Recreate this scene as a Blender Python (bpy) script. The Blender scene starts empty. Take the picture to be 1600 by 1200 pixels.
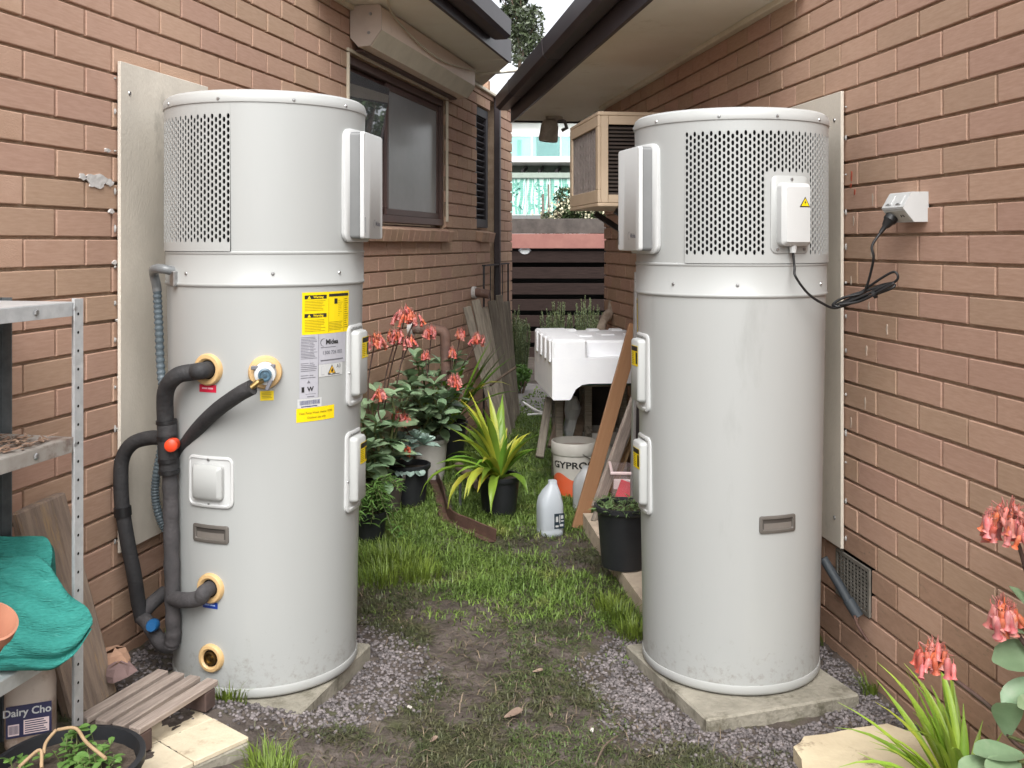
import bpy, math, random
import numpy as np
from mathutils import Vector, Matrix, noise
random.seed(7); np.random.seed(7)
SC = bpy.context.scene; COL = SC.collection
R = math.radians
# ---------------------------------------------------------------- camera, light, exposure
FPX, HOR, EYE = 1550.0, 380.0, 1.5          # focal length and horizon in photograph pixels, eye height in metres
cd = bpy.data.cameras.new('camera'); cam = bpy.data.objects.new('camera', cd); COL.objects.link(cam)
cam.location = (0, 0, EYE); cam.rotation_euler = (R(90), 0, 0)
cd.sensor_width = 36; cd.lens = 36*FPX/1600; cd.shift_y = -(600-HOR)/1600
cd.clip_start = .05; cd.clip_end = 600
SC.camera = cam
w = bpy.data.worlds.new('World'); SC.world = w; w.use_nodes = True
nt = w.node_tree; nt.nodes.clear()
sky = nt.nodes.new('ShaderNodeTexSky'); sky.sky_type = 'NISHITA'; sky.sun_disc = False
SUN_EL, SUN_AZ = 50, 178
sky.sun_elevation = R(SUN_EL); sky.sun_rotation = R(SUN_AZ); sky.air_density = 1.0; sky.dust_density = 3.5; sky.ozone_density = 1
hs = nt.nodes.new('ShaderNodeHueSaturation'); hs.inputs['Saturation'].default_value = .16
bg = nt.nodes.new('ShaderNodeBackground'); bg.inputs['Strength'].default_value = .135
wo = nt.nodes.new('ShaderNodeOutputWorld')
nt.links.new(sky.outputs[0], hs.inputs['Color']); nt.links.new(hs.outputs[0], bg.inputs[0]); nt.links.new(bg.outputs[0], wo.inputs[0])
sl = bpy.data.lights.new('sun', 'SUN'); sl.energy = 1.5; sl.angle = R(50); sl.color = (1, .985, .96)
so = bpy.data.objects.new('sun', sl); COL.objects.link(so)
az = R(SUN_AZ); sd = Vector((math.sin(az)*math.cos(R(SUN_EL)), math.cos(az)*math.cos(R(SUN_EL)), math.sin(R(SUN_EL))))
so.rotation_euler = sd.to_track_quat('Z', 'Y').to_euler(); so.location = (0, -3, 8)
SC.view_settings.view_transform = 'Standard'; SC.view_settings.look = 'None'
SC.view_settings.gamma = 1; SC.view_settings.use_curve_mapping = False; SC.view_settings.exposure = 1.13
SC.render.engine = 'CYCLES'
SC.cycles.max_bounces = 8
# ---------------------------------------------------------------- helpers
def P(px, py, Y): return Vector(((px-800)/FPX*Y, Y, EYE-(py-HOR)/FPX*Y))
def sst(a, b, x):
    t = min(1, max(0, (x-a)/(b-a))); return t*t*(3-2*t)
MATS = {}
def mat(name, c1, c2=None, rough=.6, ns=8, bump=0., bs=90, metal=0., rnd=0., isl=0., st=(1, 1, 1), trans=0., spec=.5, lo=.35, hi=.65,
        c3=None, s3=2., t3=.55, alpha=1., coat=0., tr=0., world=False, hue=0.):
    if name in MATS: return MATS[name]
    m = bpy.data.materials.new(name); m.use_nodes = True; MATS[name] = m
    n = m.node_tree; N = n.nodes.new; Lk = n.links.new
    b = n.nodes['Principled BSDF']; out = n.nodes['Material Output']
    b.inputs['Roughness'].default_value = rough; b.inputs['Metallic'].default_value = metal
    b.inputs['Specular IOR Level'].default_value = spec; b.inputs['Coat Weight'].default_value = coat
    b.inputs['Transmission Weight'].default_value = tr; b.inputs['Alpha'].default_value = alpha
    tc = N('ShaderNodeTexCoord'); oi = N('ShaderNodeObjectInfo')
    mp = N('ShaderNodeMapping'); mp.inputs['Scale'].default_value = st
    va = N('ShaderNodeVectorMath'); va.operation = 'ADD'
    mu = N('ShaderNodeMath'); mu.operation = 'MULTIPLY'; mu.inputs[1].default_value = 31.7
    if world:
        ge = N('ShaderNodeNewGeometry'); Lk(ge.outputs['Position'], va.inputs[0])
    else:
        Lk(tc.outputs['Object'], va.inputs[0]); Lk(oi.outputs['Random'], mu.inputs[0]); Lk(mu.outputs[0], va.inputs[1])
    Lk(va.outputs[0], mp.inputs[0])
    col = None
    if c2 is None: c2 = tuple(x*.86 for x in c1)
    nz = N('ShaderNodeTexNoise'); nz.inputs['Scale'].default_value = ns; nz.inputs['Detail'].default_value = 6; nz.inputs['Roughness'].default_value = .62
    Lk(mp.outputs[0], nz.inputs['Vector'])
    mr = N('ShaderNodeMapRange'); mr.inputs[1].default_value = lo; mr.inputs[2].default_value = hi
    Lk(nz.outputs['Fac'], mr.inputs[0])
    mx = N('ShaderNodeMix'); mx.data_type = 'RGBA'; mx.inputs['A'].default_value = (*c1, 1); mx.inputs['B'].default_value = (*c2, 1)
    Lk(mr.outputs[0], mx.inputs['Factor']); col = mx.outputs['Result']
    if c3:
        n3 = N('ShaderNodeTexNoise'); n3.inputs['Scale'].default_value = s3; n3.inputs['Detail'].default_value = 8; n3.inputs['Roughness'].default_value = .7
        Lk(mp.outputs[0], n3.inputs['Vector'])
        m3 = N('ShaderNodeMapRange'); m3.inputs[1].default_value = t3; m3.inputs[2].default_value = t3+.13; Lk(n3.outputs['Fac'], m3.inputs[0])
        x3 = N('ShaderNodeMix'); x3.data_type = 'RGBA'; x3.inputs['B'].default_value = (*c3, 1)
        Lk(col, x3.inputs['A']); Lk(m3.outputs[0], x3.inputs['Factor']); col = x3.outputs['Result']
    if rnd or isl:
        hv = N('ShaderNodeHueSaturation'); Lk(col, hv.inputs['Color'])
        ad = N('ShaderNodeMath'); ad.operation = 'MULTIPLY_ADD'; ad.inputs[1].default_value = 2*rnd; ad.inputs[2].default_value = 1-rnd-isl
        Lk(oi.outputs['Random'], ad.inputs[0]); val = ad.outputs[0]
        if isl:
            ge2 = N('ShaderNodeNewGeometry'); a2 = N('ShaderNodeMath'); a2.operation = 'MULTIPLY_ADD'; a2.inputs[1].default_value = 2*isl
            Lk(ge2.outputs['Random Per Island'], a2.inputs[0]); Lk(val, a2.inputs[2]); val = a2.outputs[0]
        Lk(val, hv.inputs['Value']); col = hv.outputs[0]
        if hue:
            f = N('ShaderNodeMath'); f.operation = 'MULTIPLY'; f.inputs[1].default_value = 7.31; Lk(val, f.inputs[0])
            fr = N('ShaderNodeMath'); fr.operation = 'FRACT'; Lk(f.outputs[0], fr.inputs[0])
            h2 = N('ShaderNodeMath'); h2.operation = 'MULTIPLY_ADD'; h2.inputs[1].default_value = 2*hue; h2.inputs[2].default_value = .5-hue
            Lk(fr.outputs[0], h2.inputs[0]); Lk(h2.outputs[0], hv.inputs['Hue'])
    Lk(col, b.inputs['Base Color'])
    if bump:
        nb = N('ShaderNodeTexNoise'); nb.inputs['Scale'].default_value = bs; nb.inputs['Detail'].default_value = 5
        Lk(mp.outputs[0], nb.inputs['Vector'])
        bp = N('ShaderNodeBump'); bp.inputs['Strength'].default_value = bump; bp.inputs['Distance'].default_value = .01
        Lk(nb.outputs['Fac'], bp.inputs['Height']); Lk(bp.outputs[0], b.inputs['Normal'])
    if trans:
        tb = N('ShaderNodeBsdfTranslucent'); Lk(col, tb.inputs['Color']); ms = N('ShaderNodeMixShader'); ms.inputs[0].default_value = trans
        Lk(b.outputs[0], ms.inputs[1]); Lk(tb.outputs[0], ms.inputs[2]); Lk(ms.outputs[0], out.inputs['Surface'])
    return m
MW = {}
def tag(o, label=None, cat=None, group=None, kind=None):
    if label: o['label'] = label
    if cat: o['category'] = cat
    if group: o['group'] = group
    if kind: o['kind'] = kind
    return o
def thing(name, label, cat, M=None, group=None):
    o = bpy.data.objects.new(name, None); COL.objects.link(o); o.empty_display_size = .05
    if M is None: M = Matrix()
    if isinstance(M, (Vector, tuple)): M = Matrix.Translation(M)
    o.matrix_world = M; MW[o.name] = M.copy()
    return tag(o, label, cat, group)
def put(name, me, parent=None, M=None):
    o = bpy.data.objects.new(name, me); COL.objects.link(o)
    if parent: o.parent = parent
    if M is not None: o.matrix_local = M
    return o
class MB:
    def __init__(s): s.v = []; s.f = []; s.m = []
    def add(s, v, f, m=0):
        k = len(s.v); s.v += [tuple(p) for p in v]; s.f += [tuple(i+k for i in q) for q in f]; s.m += [m]*len(f); return s
    def box(s, c, d, Rm=None, b=0., m=0):
        h = [x/2 for x in d]; c = Vector(c)
        def T(p):
            p = Vector(p); return c+(Rm @ p if Rm is not None else p)
        if not b:
            v = [T((x*h[0], y*h[1], z*h[2])) for x in (-1, 1) for y in (-1, 1) for z in (-1, 1)]
            return s.add(v, [(0, 1, 3, 2), (4, 6, 7, 5), (0, 4, 5, 1), (2, 3, 7, 6), (0, 2, 6, 4), (1, 5, 7, 3)], m)
        v = []; ix = {}
        for x in (-1, 1):
            for y in (-1, 1):
                for z in (-1, 1):
                    for ax in range(3):
                        q = [x*(h[0]-(b if ax != 0 else 0)), y*(h[1]-(b if ax != 1 else 0)), z*(h[2]-(b if ax != 2 else 0))]
                        ix[(x, y, z, ax)] = len(v); v.append(T(q))
        f = []
        for ax in range(3):
            o1, o2 = (ax+1) % 3, (ax+2) % 3
            for sg in (-1, 1):
                q = []
                for a, e in ((-1, -1), (1, -1), (1, 1), (-1, 1)):
                    k = [0, 0, 0]; k[ax] = sg; k[o1] = a; k[o2] = e; q.append(ix[(*k, ax)])
                f.append(tuple(q if sg > 0 else q[::-1]))
            for a in (-1, 1):
                for e in (-1, 1):
                    k = [0, 0, 0]; k[o1] = a; k[o2] = e; q = []
                    for sg, aa in ((-1, o1), (1, o1), (1, o2), (-1, o2)):
                        k[ax] = sg; q.append(ix[(*k, aa)])
                    f.append(tuple(q if a*e > 0 else q[::-1]))
        for x in (-1, 1):
            for y in (-1, 1):
                for z in (-1, 1):
                    q = [ix[(x, y, z, a)] for a in range(3)]; f.append(tuple(q if x*y*z > 0 else q[::-1]))
        return s.add(v, f, m)
    def beam(s, a, b_, w, t, up=(0, 0, 1), b=0., m=0):
        a = Vector(a); b_ = Vector(b_); x = (b_-a); L = x.length; x.normalize(); y = Vector(up).cross(x)
        if y.length < 1e-4: y = Vector((0, 1, 0)).cross(x)
        y.normalize(); z = x.cross(y); Rm = Matrix((x, y, z)).transposed()
        return s.box((a+b_)/2, (L, w, t), Rm, b, m)
    def tube(s, pts, r, seg=10, cap=True, m=0):
        pts = [Vector(p) for p in pts]; n = len(pts); rr = r if isinstance(r, (list, tuple)) else [r]*n
        t0 = (pts[1]-pts[0]).normalized(); u = t0.orthogonal().normalized(); v = []; f = []
        for i, p in enumerate(pts):
            t = ((pts[i+1] if i < n-1 else p)-(pts[i-1] if i else p)).normalized()
            u = (u-t*u.dot(t)); u = u.normalized() if u.length > 1e-6 else t.orthogonal().normalized(); w_ = t.cross(u)
            for k in range(seg):
                a = 2*math.pi*k/seg; v.append(p+(u*math.cos(a)+w_*math.sin(a))*rr[i])
        for i in range(n-1):
            for k in range(seg):
                k2 = (k+1) % seg; f.append((i*seg+k, i*seg+k2, (i+1)*seg+k2, (i+1)*seg+k))
        if cap: f.append(tuple(range(seg))[::-1]); f.append(tuple((n-1)*seg+k for k in range(seg)))
        return s.add(v, f, m)
    def lathe(s, prof, seg=32, M=None, m=0, a0=0., a1=2*math.pi, sx=1., sy=1.):
        full = abs(a1-a0-2*math.pi) < 1e-5; ns = seg if full else seg+1; v = []; f = []
        for r, z in prof:
            for k in range(ns):
                a = a0+(a1-a0)*k/seg; p = Vector((r*math.sin(a)*sx, -r*math.cos(a)*sy, z)); v.append(M @ p if M is not None else p)
        for i in range(len(prof)-1):
            for k in range(seg):
                k2 = (k+1) % ns
                q = (i*ns+k, i*ns+k2, (i+1)*ns+k2, (i+1)*ns+k)
                if prof[i][0] < 1e-6: q = (q[0], q[2], q[3])
                elif prof[i+1][0] < 1e-6: q = (q[0], q[1], q[3])
                f.append(q)
        return s.add(v, f, m)
    def quad(s, a, b, c, d, m=0): return s.add([a, b, c, d], [(0, 1, 2, 3)], m)
    def prism(s, poly, h0, h1, fn, m=0):
        n = len(poly); v = [fn(x, y, h0) for x, y in poly]+[fn(x, y, h1) for x, y in poly]
        f = [tuple(range(n))[::-1], tuple(range(n, 2*n))]+[(i, (i+1) % n, n+(i+1) % n, n+i) for i in range(n)]
        return s.add(v, f, m)
    def mesh(s, name, mats, smooth=None):
        me = bpy.data.meshes.new(name); me.from_pydata(s.v, [], s.f)
        for q in (mats if isinstance(mats, (list, tuple)) else [mats]): me.materials.append(q)
        if any(s.m): me.polygons.foreach_set('material_index', s.m)
        if smooth:
            me.polygons.foreach_set('use_smooth', [True]*len(me.polygons)); me.set_sharp_from_angle(angle=R(smooth))
        me.update(); return me
    def barobj(s, name, a, b_, w, t, mats, parent=None, up=(0, 0, 1), b=.004):
        a = Vector(a); b_ = Vector(b_); x = (b_-a); L = x.length; x.normalize(); y = Vector(up).cross(x).normalized(); z = x.cross(y)
        M = Matrix((x, y, z)).transposed().to_4x4(); M.translation = (a+b_)/2
        s.box((0, 0, 0), (L, w, t), None, b); return s.build(name, mats, parent, M=M)
    def build(s, name, mats, parent=None, smooth=None, world=False, M=None):
        if world and parent:
            inv = MW[parent.name].inverted(); s.v = [tuple(inv @ Vector(p)) for p in s.v]
        return put(name, s.mesh(name, mats, smooth), parent, M)
def arr_mesh(name, V, F, mt, n=3):
    """V (N,3) and F (K,n) numpy arrays to a mesh"""
    me = bpy.data.meshes.new(name); me.vertices.add(len(V)); me.vertices.foreach_set('co', V.astype(np.float32).ravel())
    me.loops.add(F.size); me.polygons.add(len(F)); me.loops.foreach_set('vertex_index', F.astype(np.int32).ravel())
    me.polygons.foreach_set('loop_start', np.arange(0, F.size, n, dtype=np.int32))
    me.materials.append(mt); me.update(calc_edges=True); me.validate(); return me
def crom(pts, n=8):
    pts = [Vector(p) for p in pts]; q = [pts[0]*2-pts[1]]+pts+[pts[-1]*2-pts[-2]]; o = []
    for i in range(1, len(q)-2):
        a, b, c, d = q[i-1:i+3]
        for k in range(n):
            t = k/n; o.append(.5*((2*b)+(c-a)*t+(2*a-5*b+4*c-d)*t*t+(3*b-a-3*c+d)*t**3))
    o.append(pts[-1]); return o
_txt = {}
def text_geo(s, size, bold=.0):
    key = (s, size, bold)
    if key in _txt: return _txt[key]
    cu = bpy.data.curves.new('lettering', 'FONT'); cu.body = s; cu.size = size; cu.align_x = 'CENTER'; cu.align_y = 'CENTER'; cu.offset = bold; cu.resolution_u = 3
    ob = bpy.data.objects.new('lettering', cu); COL.objects.link(ob); dg = bpy.context.evaluated_depsgraph_get()
    me = bpy.data.meshes.new_from_object(ob.evaluated_get(dg))
    v = [tuple(p.co) for p in me.vertices]; f = [tuple(p.vertices) for p in me.polygons]
    bpy.data.objects.remove(ob); bpy.data.curves.remove(cu); bpy.data.meshes.remove(me)
    _txt[key] = (v, f); return v, f
def frame(o, x, z=(0, 0, 1)):
    x = Vector(x).normalized(); z = Vector(z); y = z.cross(x).normalized(); z = x.cross(y)
    M = Matrix((x, y, z)).transposed().to_4x4(); M.translation = Vector(o); return M
def rotz(o, a): return Matrix.Translation(Vector(o)) @ Matrix.Rotation(a, 4, 'Z')
# ---------------------------------------------------------------- the two house walls
NL, NR = math.sqrt(1+.2245**2), math.sqrt(1+.1387**2)
ML = frame((-2.0596, 0, 0), (.2245, 1, 0)); MR = frame((1.7055, 0, 0), (.1387, -1, 0))
def uL(px): return 2.0596/(.2245-(px-800)/FPX)*NL
def uR(px): return -1.7055/((px-800)/FPX+.1387)*NR
def zL(px, py): return EYE-(py-HOR)/FPX*uL(px)/NL
def zR(px, py): return EYE+(py-HOR)/FPX*uR(px)/NR
nL = (ML.to_3x3() @ Vector((0, -1, 0))); dL = ML.to_3x3() @ Vector((1, 0, 0))
nR = (MR.to_3x3() @ Vector((0, -1, 0))); dR = MR.to_3x3() @ Vector((1, 0, 0))
AX_L = Vector((-.84, 3.40, .072)); AX_R = Vector((.7695, 3.508, .032)); ROT_R = R(-158)
def gz0(x, y):
    z = -.013+.028*sst(.4, -.4, x)
    wl = (Vector((x, y, 0))-ML.translation).dot(nL)
    z += .12*sst(3.22, 2.9, y)*sst(1.0, .45, wl)*sst(-.25, .1, y)
    z += .09*sst(.24, .05, wl)*sst(4.1, 3.5, y)*sst(2.9, 3.2, y)
    return z
def gz(x, y):
    a = sst(12, 7, abs(y-3.5)+abs(x))
    n = noise.noise(Vector((x*1.7, y*1.7, 3)))*.018+noise.noise(Vector((x*6, y*6, 9)))*.012+noise.noise(Vector((x*17, y*17, 1)))*.010+(abs(noise.noise(Vector((x*34, y*34, 2))))*.009 if abs(x) < 1.5 and 2.3 < y < 5.6 else 0)
    k = min(1, max((Vector((x, y))-AX_L.xy).length, 0)/.7)*min(1, (Vector((x, y))-AX_R.xy).length/.7)
    return gz0(x, y)+n*a*(.35+.65*k)
# ---------------------------------------------------------------- materials
M_BR = mat('brick_clay', (.50, .33, .243), (.44, .28, .20), .82, 5, .25, 140, rnd=.06, isl=.06, st=(1, 1, 2.5), c3=(.36, .215, .16), s3=9, t3=.62, hue=.008, spec=.25)
M_BRL = mat('brick_clay_dirty', (.41, .262, .185), (.35, .218, .152), .85, 6, .25, 140, rnd=.06, isl=.06, c3=(.17, .145, .10), s3=7, t3=.58, spec=.2)
M_MO = mat('mortar', (.48, .36, .26), (.36, .26, .185), .9, 14, .6, 120, spec=.2)
M_CAP = mat('enamel_cap', (.42, .43, .42), (.40, .41, .40), .4, 3, .02, 30, c3=(.40, .40, .385), s3=5, t3=.68)
M_TANK = mat('tank_enamel', (.385, .396, .388), (.372, .383, .375), .38, 2.5, .03, 14, coat=.12, c3=(.328, .337, .327), s3=3.2, t3=.60, st=(1.6, 1.6, .35))
def splash(m):
    n = m.node_tree; b = n.nodes['Principled BSDF']; lk = b.inputs['Base Color'].links[0].from_socket; N = n.nodes.new
    tc = N('ShaderNodeTexCoord'); sx = N('ShaderNodeSeparateXYZ'); n.links.new(tc.outputs['Object'], sx.inputs[0])
    nz = N('ShaderNodeTexNoise'); nz.inputs['Scale'].default_value = 38; nz.inputs['Detail'].default_value = 9; nz.inputs['Roughness'].default_value = .75; n.links.new(tc.outputs['Object'], nz.inputs['Vector'])
    h = N('ShaderNodeMapRange'); h.inputs[1].default_value = .30; h.inputs[2].default_value = .0; h.inputs[3].default_value = -.16; h.inputs[4].default_value = .10; n.links.new(sx.outputs['Z'], h.inputs[0])
    ad = N('ShaderNodeMath'); ad.operation = 'ADD'; n.links.new(nz.outputs['Fac'], ad.inputs[0]); n.links.new(h.outputs[0], ad.inputs[1])
    mr = N('ShaderNodeMapRange'); mr.inputs[1].default_value = .54; mr.inputs[2].default_value = .72; mr.inputs[4].default_value = .55; n.links.new(ad.outputs[0], mr.inputs[0])
    mx = N('ShaderNodeMix'); mx.data_type = 'RGBA'; mx.inputs['B'].default_value = (.19, .165, .135, 1); n.links.new(lk, mx.inputs['A']); n.links.new(mr.outputs[0], mx.inputs['Factor']); n.links.new(mx.outputs['Result'], b.inputs['Base Color'])
splash(M_TANK)
M_WHT = mat('white_plastic', (.54, .55, .545), (.51, .52, .515), .36, 5)
M_GRYP = mat('grey_plastic', (.17, .175, .175), None, .5)
M_HND = mat('handle_plastic', (.12, .108, .095), (.10, .09, .08), .5)
M_BLK = mat('black_void', (.012, .012, .012), None, .9, spec=.1)
M_BEI = mat('flange_plastic', (.62, .42, .20), (.56, .37, .17), .45, 9)
M_BRASS = mat('brass', (.50, .36, .15), (.30, .21, .09), .35, 30, metal=1)
M_FOAM = mat('pipe_foam', (.022, .022, .024), (.034, .033, .034), .72, 22, .3, 90)
M_FOAMG = mat('pipe_foam_worn', (.045, .043, .045), (.075, .068, .07), .8, 14, .3, 90)
M_CONDUIT = mat('conduit_grey', (.10, .13, .15), (.085, .11, .125), .5, 10)
M_YEL = mat('label_yellow', (.82, .62, .005), (.80, .60, .004), .4, 4)
M_INK = mat('ink', (.02, .02, .02), None, .5)
M_INKY = mat('ink_on_yellow', (.30, .22, .01), None, .5)
M_SLV = mat('label_silver', (.44, .44, .48), (.40, .40, .44), .35, 6)
M_INKG = mat('ink_grey', (.16, .16, .18), None, .5)
M_RED = mat('label_red', (.55, .015, .05), None, .4)
M_BLU = mat('label_blue', (.01, .045, .30), None, .4)
M_STEEL = mat('screw_steel', (.45, .45, .45), (.3, .3, .3), .35, 40, metal=.9)
M_CONC = mat('paver_concrete', (.33, .305, .25), (.21, .195, .155), .88, 9, .5, 60, c3=(.11, .10, .07), s3=7, t3=.52)
M_TILE = mat('cream_stone', (.66, .58, .43), (.54, .46, .33), .75, 7, .3, 60, c3=(.30, .23, .16), s3=7, t3=.58)
M_BOARD = mat('fibre_cement', (.68, .62, .53), (.57, .52, .445), .85, 4, .15, 120, st=(1, 1, .5), c3=(.36, .33, .28), s3=3, t3=.6)
M_SOF = mat('soffit_paint', (.86, .83, .73), (.82, .78, .67), .7, 3, c3=(.66, .61, .49), s3=2.3, t3=.6)
M_CORN = mat('trim_paint', (.70, .63, .50), (.60, .54, .42), .65, 6, c3=(.3, .25, .18), s3=9, t3=.66)
M_FAS = mat('fascia_paint', (.055, .043, .047), (.042, .034, .037), .42, 5, c3=(.09, .075, .08), s3=4, t3=.62)
M_BRN = mat('window_frame', (.10, .058, .05), (.085, .05, .043), .4, 8)
M_DRK = mat('dark_shutter', (.028, .025, .03), (.038, .034, .04), .5, 8)
M_SHUT = mat('shutter_box_paint', (.85, .69, .57), (.80, .64, .52), .5, 4, c3=(.68, .56, .45), s3=6, t3=.6)
M_SHUT2 = mat('shutter_box_end', (.62, .52, .45), None, .5, 4)
M_GALV = mat('galvanised', (.62, .64, .65), (.50, .52, .53), .42, 26, metal=.35, c3=(.72, .73, .73), s3=14, t3=.58)
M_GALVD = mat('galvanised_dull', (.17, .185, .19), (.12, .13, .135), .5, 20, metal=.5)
M_WOOD = mat('weathered_wood', (.36, .295, .25), (.22, .175, .15), .85, 5, .35, 40, st=(1.5, 22, 22), c3=(.46, .39, .33), s3=1.5, t3=.58, rnd=.12)
M_WOODY = mat('sawn_wood', (.36, .23, .11), (.24, .15, .075), .8, 5, .35, 40, st=(1.5, 20, 20), c3=(.16, .11, .08), s3=2, t3=.6)
M_WOODT = mat('brown_board', (.31, .165, .085), (.28, .145, .072), .5, 4, st=(1, 16, 16))
M_WOODG = mat('grey_wood', (.29, .255, .205), (.17, .145, .12), .9, 5, .4, 40, st=(1.4, 18, 18), c3=(.36, .34, .25), s3=3, t3=.6, rnd=.32)
M_CLOTH = mat('shade_cloth', (.045, .27, .23), (.03, .21, .18), .85, 30, 1., 26, st=(2, 2, 12), c3=(.08, .33, .285), s3=12, t3=.58, spec=.2)
M_TERRA = mat('terracotta', (.52, .24, .15), (.45, .2, .125), .75, 10)
M_JUG = mat('milky_plastic', (.70, .75, .80), (.66, .71, .76), .33, 5, trans=.35)
M_JUGD = mat('dirty_jug', (.60, .52, .45), (.52, .43, .37), .45, 4, trans=.2, c3=(.34, .25, .19), s3=7, t3=.48)
M_JUGC = mat('clear_jug', (.62, .63, .64), None, .25, 5, trans=.4)
M_NAVY = mat('label_navy', (.035, .035, .09), None, .5)
M_POT = mat('black_pot', (.014, .015, .018), (.02, .021, .024), .48, 8, c3=(.05, .046, .042), s3=9, t3=.66)
M_POTW = mat('white_pot', (.55, .53, .49), (.45, .43, .39), .6, 6)
M_POTB = mat('brown_pot', (.10, .08, .075), (.075, .06, .055), .55, 6)
M_SOIL = mat('potting_soil', (.05, .035, .025), (.10, .075, .055), .95, 40, .8, 60)
M_EPS = mat('foam_white', (.86, .87, .89), (.83, .84, .87), .65, 12, .08, 200)
M_GYP = mat('bucket_plastic', (.60, .58, .53), (.50, .47, .43), .5, 6, c3=(.36, .30, .26), s3=8, t3=.66)
M_GYPIN = mat('bucket_residue', (.40, .35, .30), (.30, .25, .22), .9, 9)
M_ORNG = mat('bucket_orange', (.75, .11, .035), (.70, .16, .08), .5, 10)
M_PINK = mat('clear_tub', (.85, .70, .70), (.8, .6, .6), .15, 4, alpha=.08)
M_REDP = mat('red_packaging', (.78, .015, .05), (.80, .10, .14), .4, 4, lo=.5, hi=.7)
M_PALEP = mat('pale_packaging', (.78, .58, .58), (.80, .68, .68), .45, 4)
M_AC = mat('ac_beige', (.58, .45, .32), (.52, .40, .28), .5, 5)
M_ACL = mat('ac_lattice', (.27, .23, .21), (.21, .18, .165), .6, 9)
M_FEN = mat('fence_wood', (.036, .023, .020), (.022, .014, .012), .75, 6, .2, 60, st=(1, 14, 14), rnd=.2, spec=.15)
M_FENR = mat('fence_red', (.30, .135, .11), (.25, .105, .088), .6, 5)
M_BARK = mat('bark', (.17, .125, .09), (.09, .065, .048), .9, 14, .7, 50, c3=(.30, .24, .18), s3=5, t3=.6)
M_RUST = mat('rusty_steel', (.085, .045, .035), (.13, .07, .05), .75, 12, .3, 80, c3=(.22, .17, .14), s3=10, t3=.66)
M_RUSTP = mat('rusty_pipe', (.17, .095, .07), (.10, .06, .05), .7, 14, .3, 70, c3=(.32, .28, .24), s3=8, t3=.62)
M_IRON = mat('black_iron', (.022, .018, .02), None, .5)
M_HOUSEW = mat('neighbour_render', (.80, .80, .78), (.78, .78, .76), .7, 2)
M_TEAL = mat('teal_glass', (.30, .62, .57), (.36, .66, .62), .15, 2)
M_TEALP = mat('teal_screen', (.55, .85, .76), (.80, .92, .88), .4, .9)
M_TEALD = mat('bamboo_teal', (.12, .36, .29), (.2, .46, .38), .6, 3)
M_PANE = mat('dark_pane', (.60, .64, .69), None, .02, metal=.8)
M_PANEG = mat('screen_pane', (.34, .345, .35), (.29, .295, .30), .2, 2)
M_PLUG = mat('cable_black', (.012, .012, .013), None, .45)
M_ORC = mat('valve_red', (.85, .07, .02), None, .4)
M_BLUV = mat('valve_blue', (.02, .13, .33), None, .4)
M_LEAFK = mat('leaf_succulent', (.27, .38, .225), (.19, .29, .16), .36, 12, rnd=.28, trans=.1, c3=(.30, .37, .24), s3=9, t3=.6, hue=.02)
M_LEAFG = mat('leaf_glaucous', (.32, .42, .365), (.24, .335, .285), .5, 12, rnd=.2)
M_LEAFS = mat('leaf_strap', (.20, .33, .035), (.13, .25, .03), .4, 8, rnd=.3, trans=.2, st=(1, .3, 1), hue=.02)
M_LEAFY = mat('leaf_strap_yellow', (.48, .45, .05), (.34, .40, .05), .4, 8, rnd=.15, trans=.2, hue=.015)
M_LEAFW = mat('leaf_weed', (.14, .26, .06), (.09, .19, .04), .5, 10, rnd=.2, isl=.3, trans=.2)
M_LEAFT = mat('leaf_tree', (.055, .085, .03), (.035, .06, .022), .5, 5, isl=.45, trans=.15)
M_PED = mat('pedicel', (.38, .15, .12), None, .5)
M_ROSE = mat('leaf_rosemary', (.19, .245, .135), (.13, .18, .09), .6, 5, isl=.35)
M_STEM = mat('stem_brown', (.10, .055, .045), (.07, .045, .035), .6, 20)
M_STEMG = mat('stem_green', (.14, .17, .06), (.11, .12, .05), .6, 20)
M_FLOW = mat('flower_orange', (.70, .13, .06), (.62, .20, .13), .5, 60, rnd=.22, trans=.2, hue=.012)
M_FLOWP = mat('flower_pink', (.66, .15, .13), (.60, .28, .26), .5, 60, rnd=.2, trans=.2, hue=.012)
M_FLOWW = mat('flower_cream', (.62, .58, .40), None, .6, 5, isl=.2)
M_WHITE = mat('white_rope', (.80, .80, .80), None, .6)
M_PUTTY = mat('white_filler', (.66, .64, .62), (.5, .48, .46), .8, 20, .3, 60)
M_GLASSB = mat('neighbour_pane', (.09, .13, .15), None, .1)
# ---------------------------------------------------------------- ground
def ground():
    def axis(lo, hi, st, far0, far1):
        c = list(np.arange(lo, hi+1e-6, st)); d = st
        while c[-1] < far1: d *= 1.18; c.append(c[-1]+d)
        d = st
        while c[0] > far0: d *= 1.18; c.insert(0, c[0]-d)
        return np.array(c)
    xs = axis(-1.5, 1.5, .0125, -120, 120); ys = axis(2.3, 5.6, .0125, -60, 260)
    V = np.array([(x, y, gz(x, y)) for y in ys for x in xs]); nx = len(xs)
    i = np.arange(len(ys)-1)[:, None]*nx+np.arange(nx-1)[None, :]; i = i.ravel()
    F = np.stack([i, i+1, i+nx+1, i+nx], 1)
    mt = mat('garden_soil', (.112, .092, .080), (.050, .040, .034), .58, 9, 1., 45, c3=(.060, .062, .030), s3=3.2, t3=.52, world=True, spec=.35)
    me = arr_mesh('ground', V, F, mt, 4); me.polygons.foreach_set('use_smooth', [True]*len(me.polygons))
    tag(put('ground', me), kind='structure')
ground()
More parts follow.
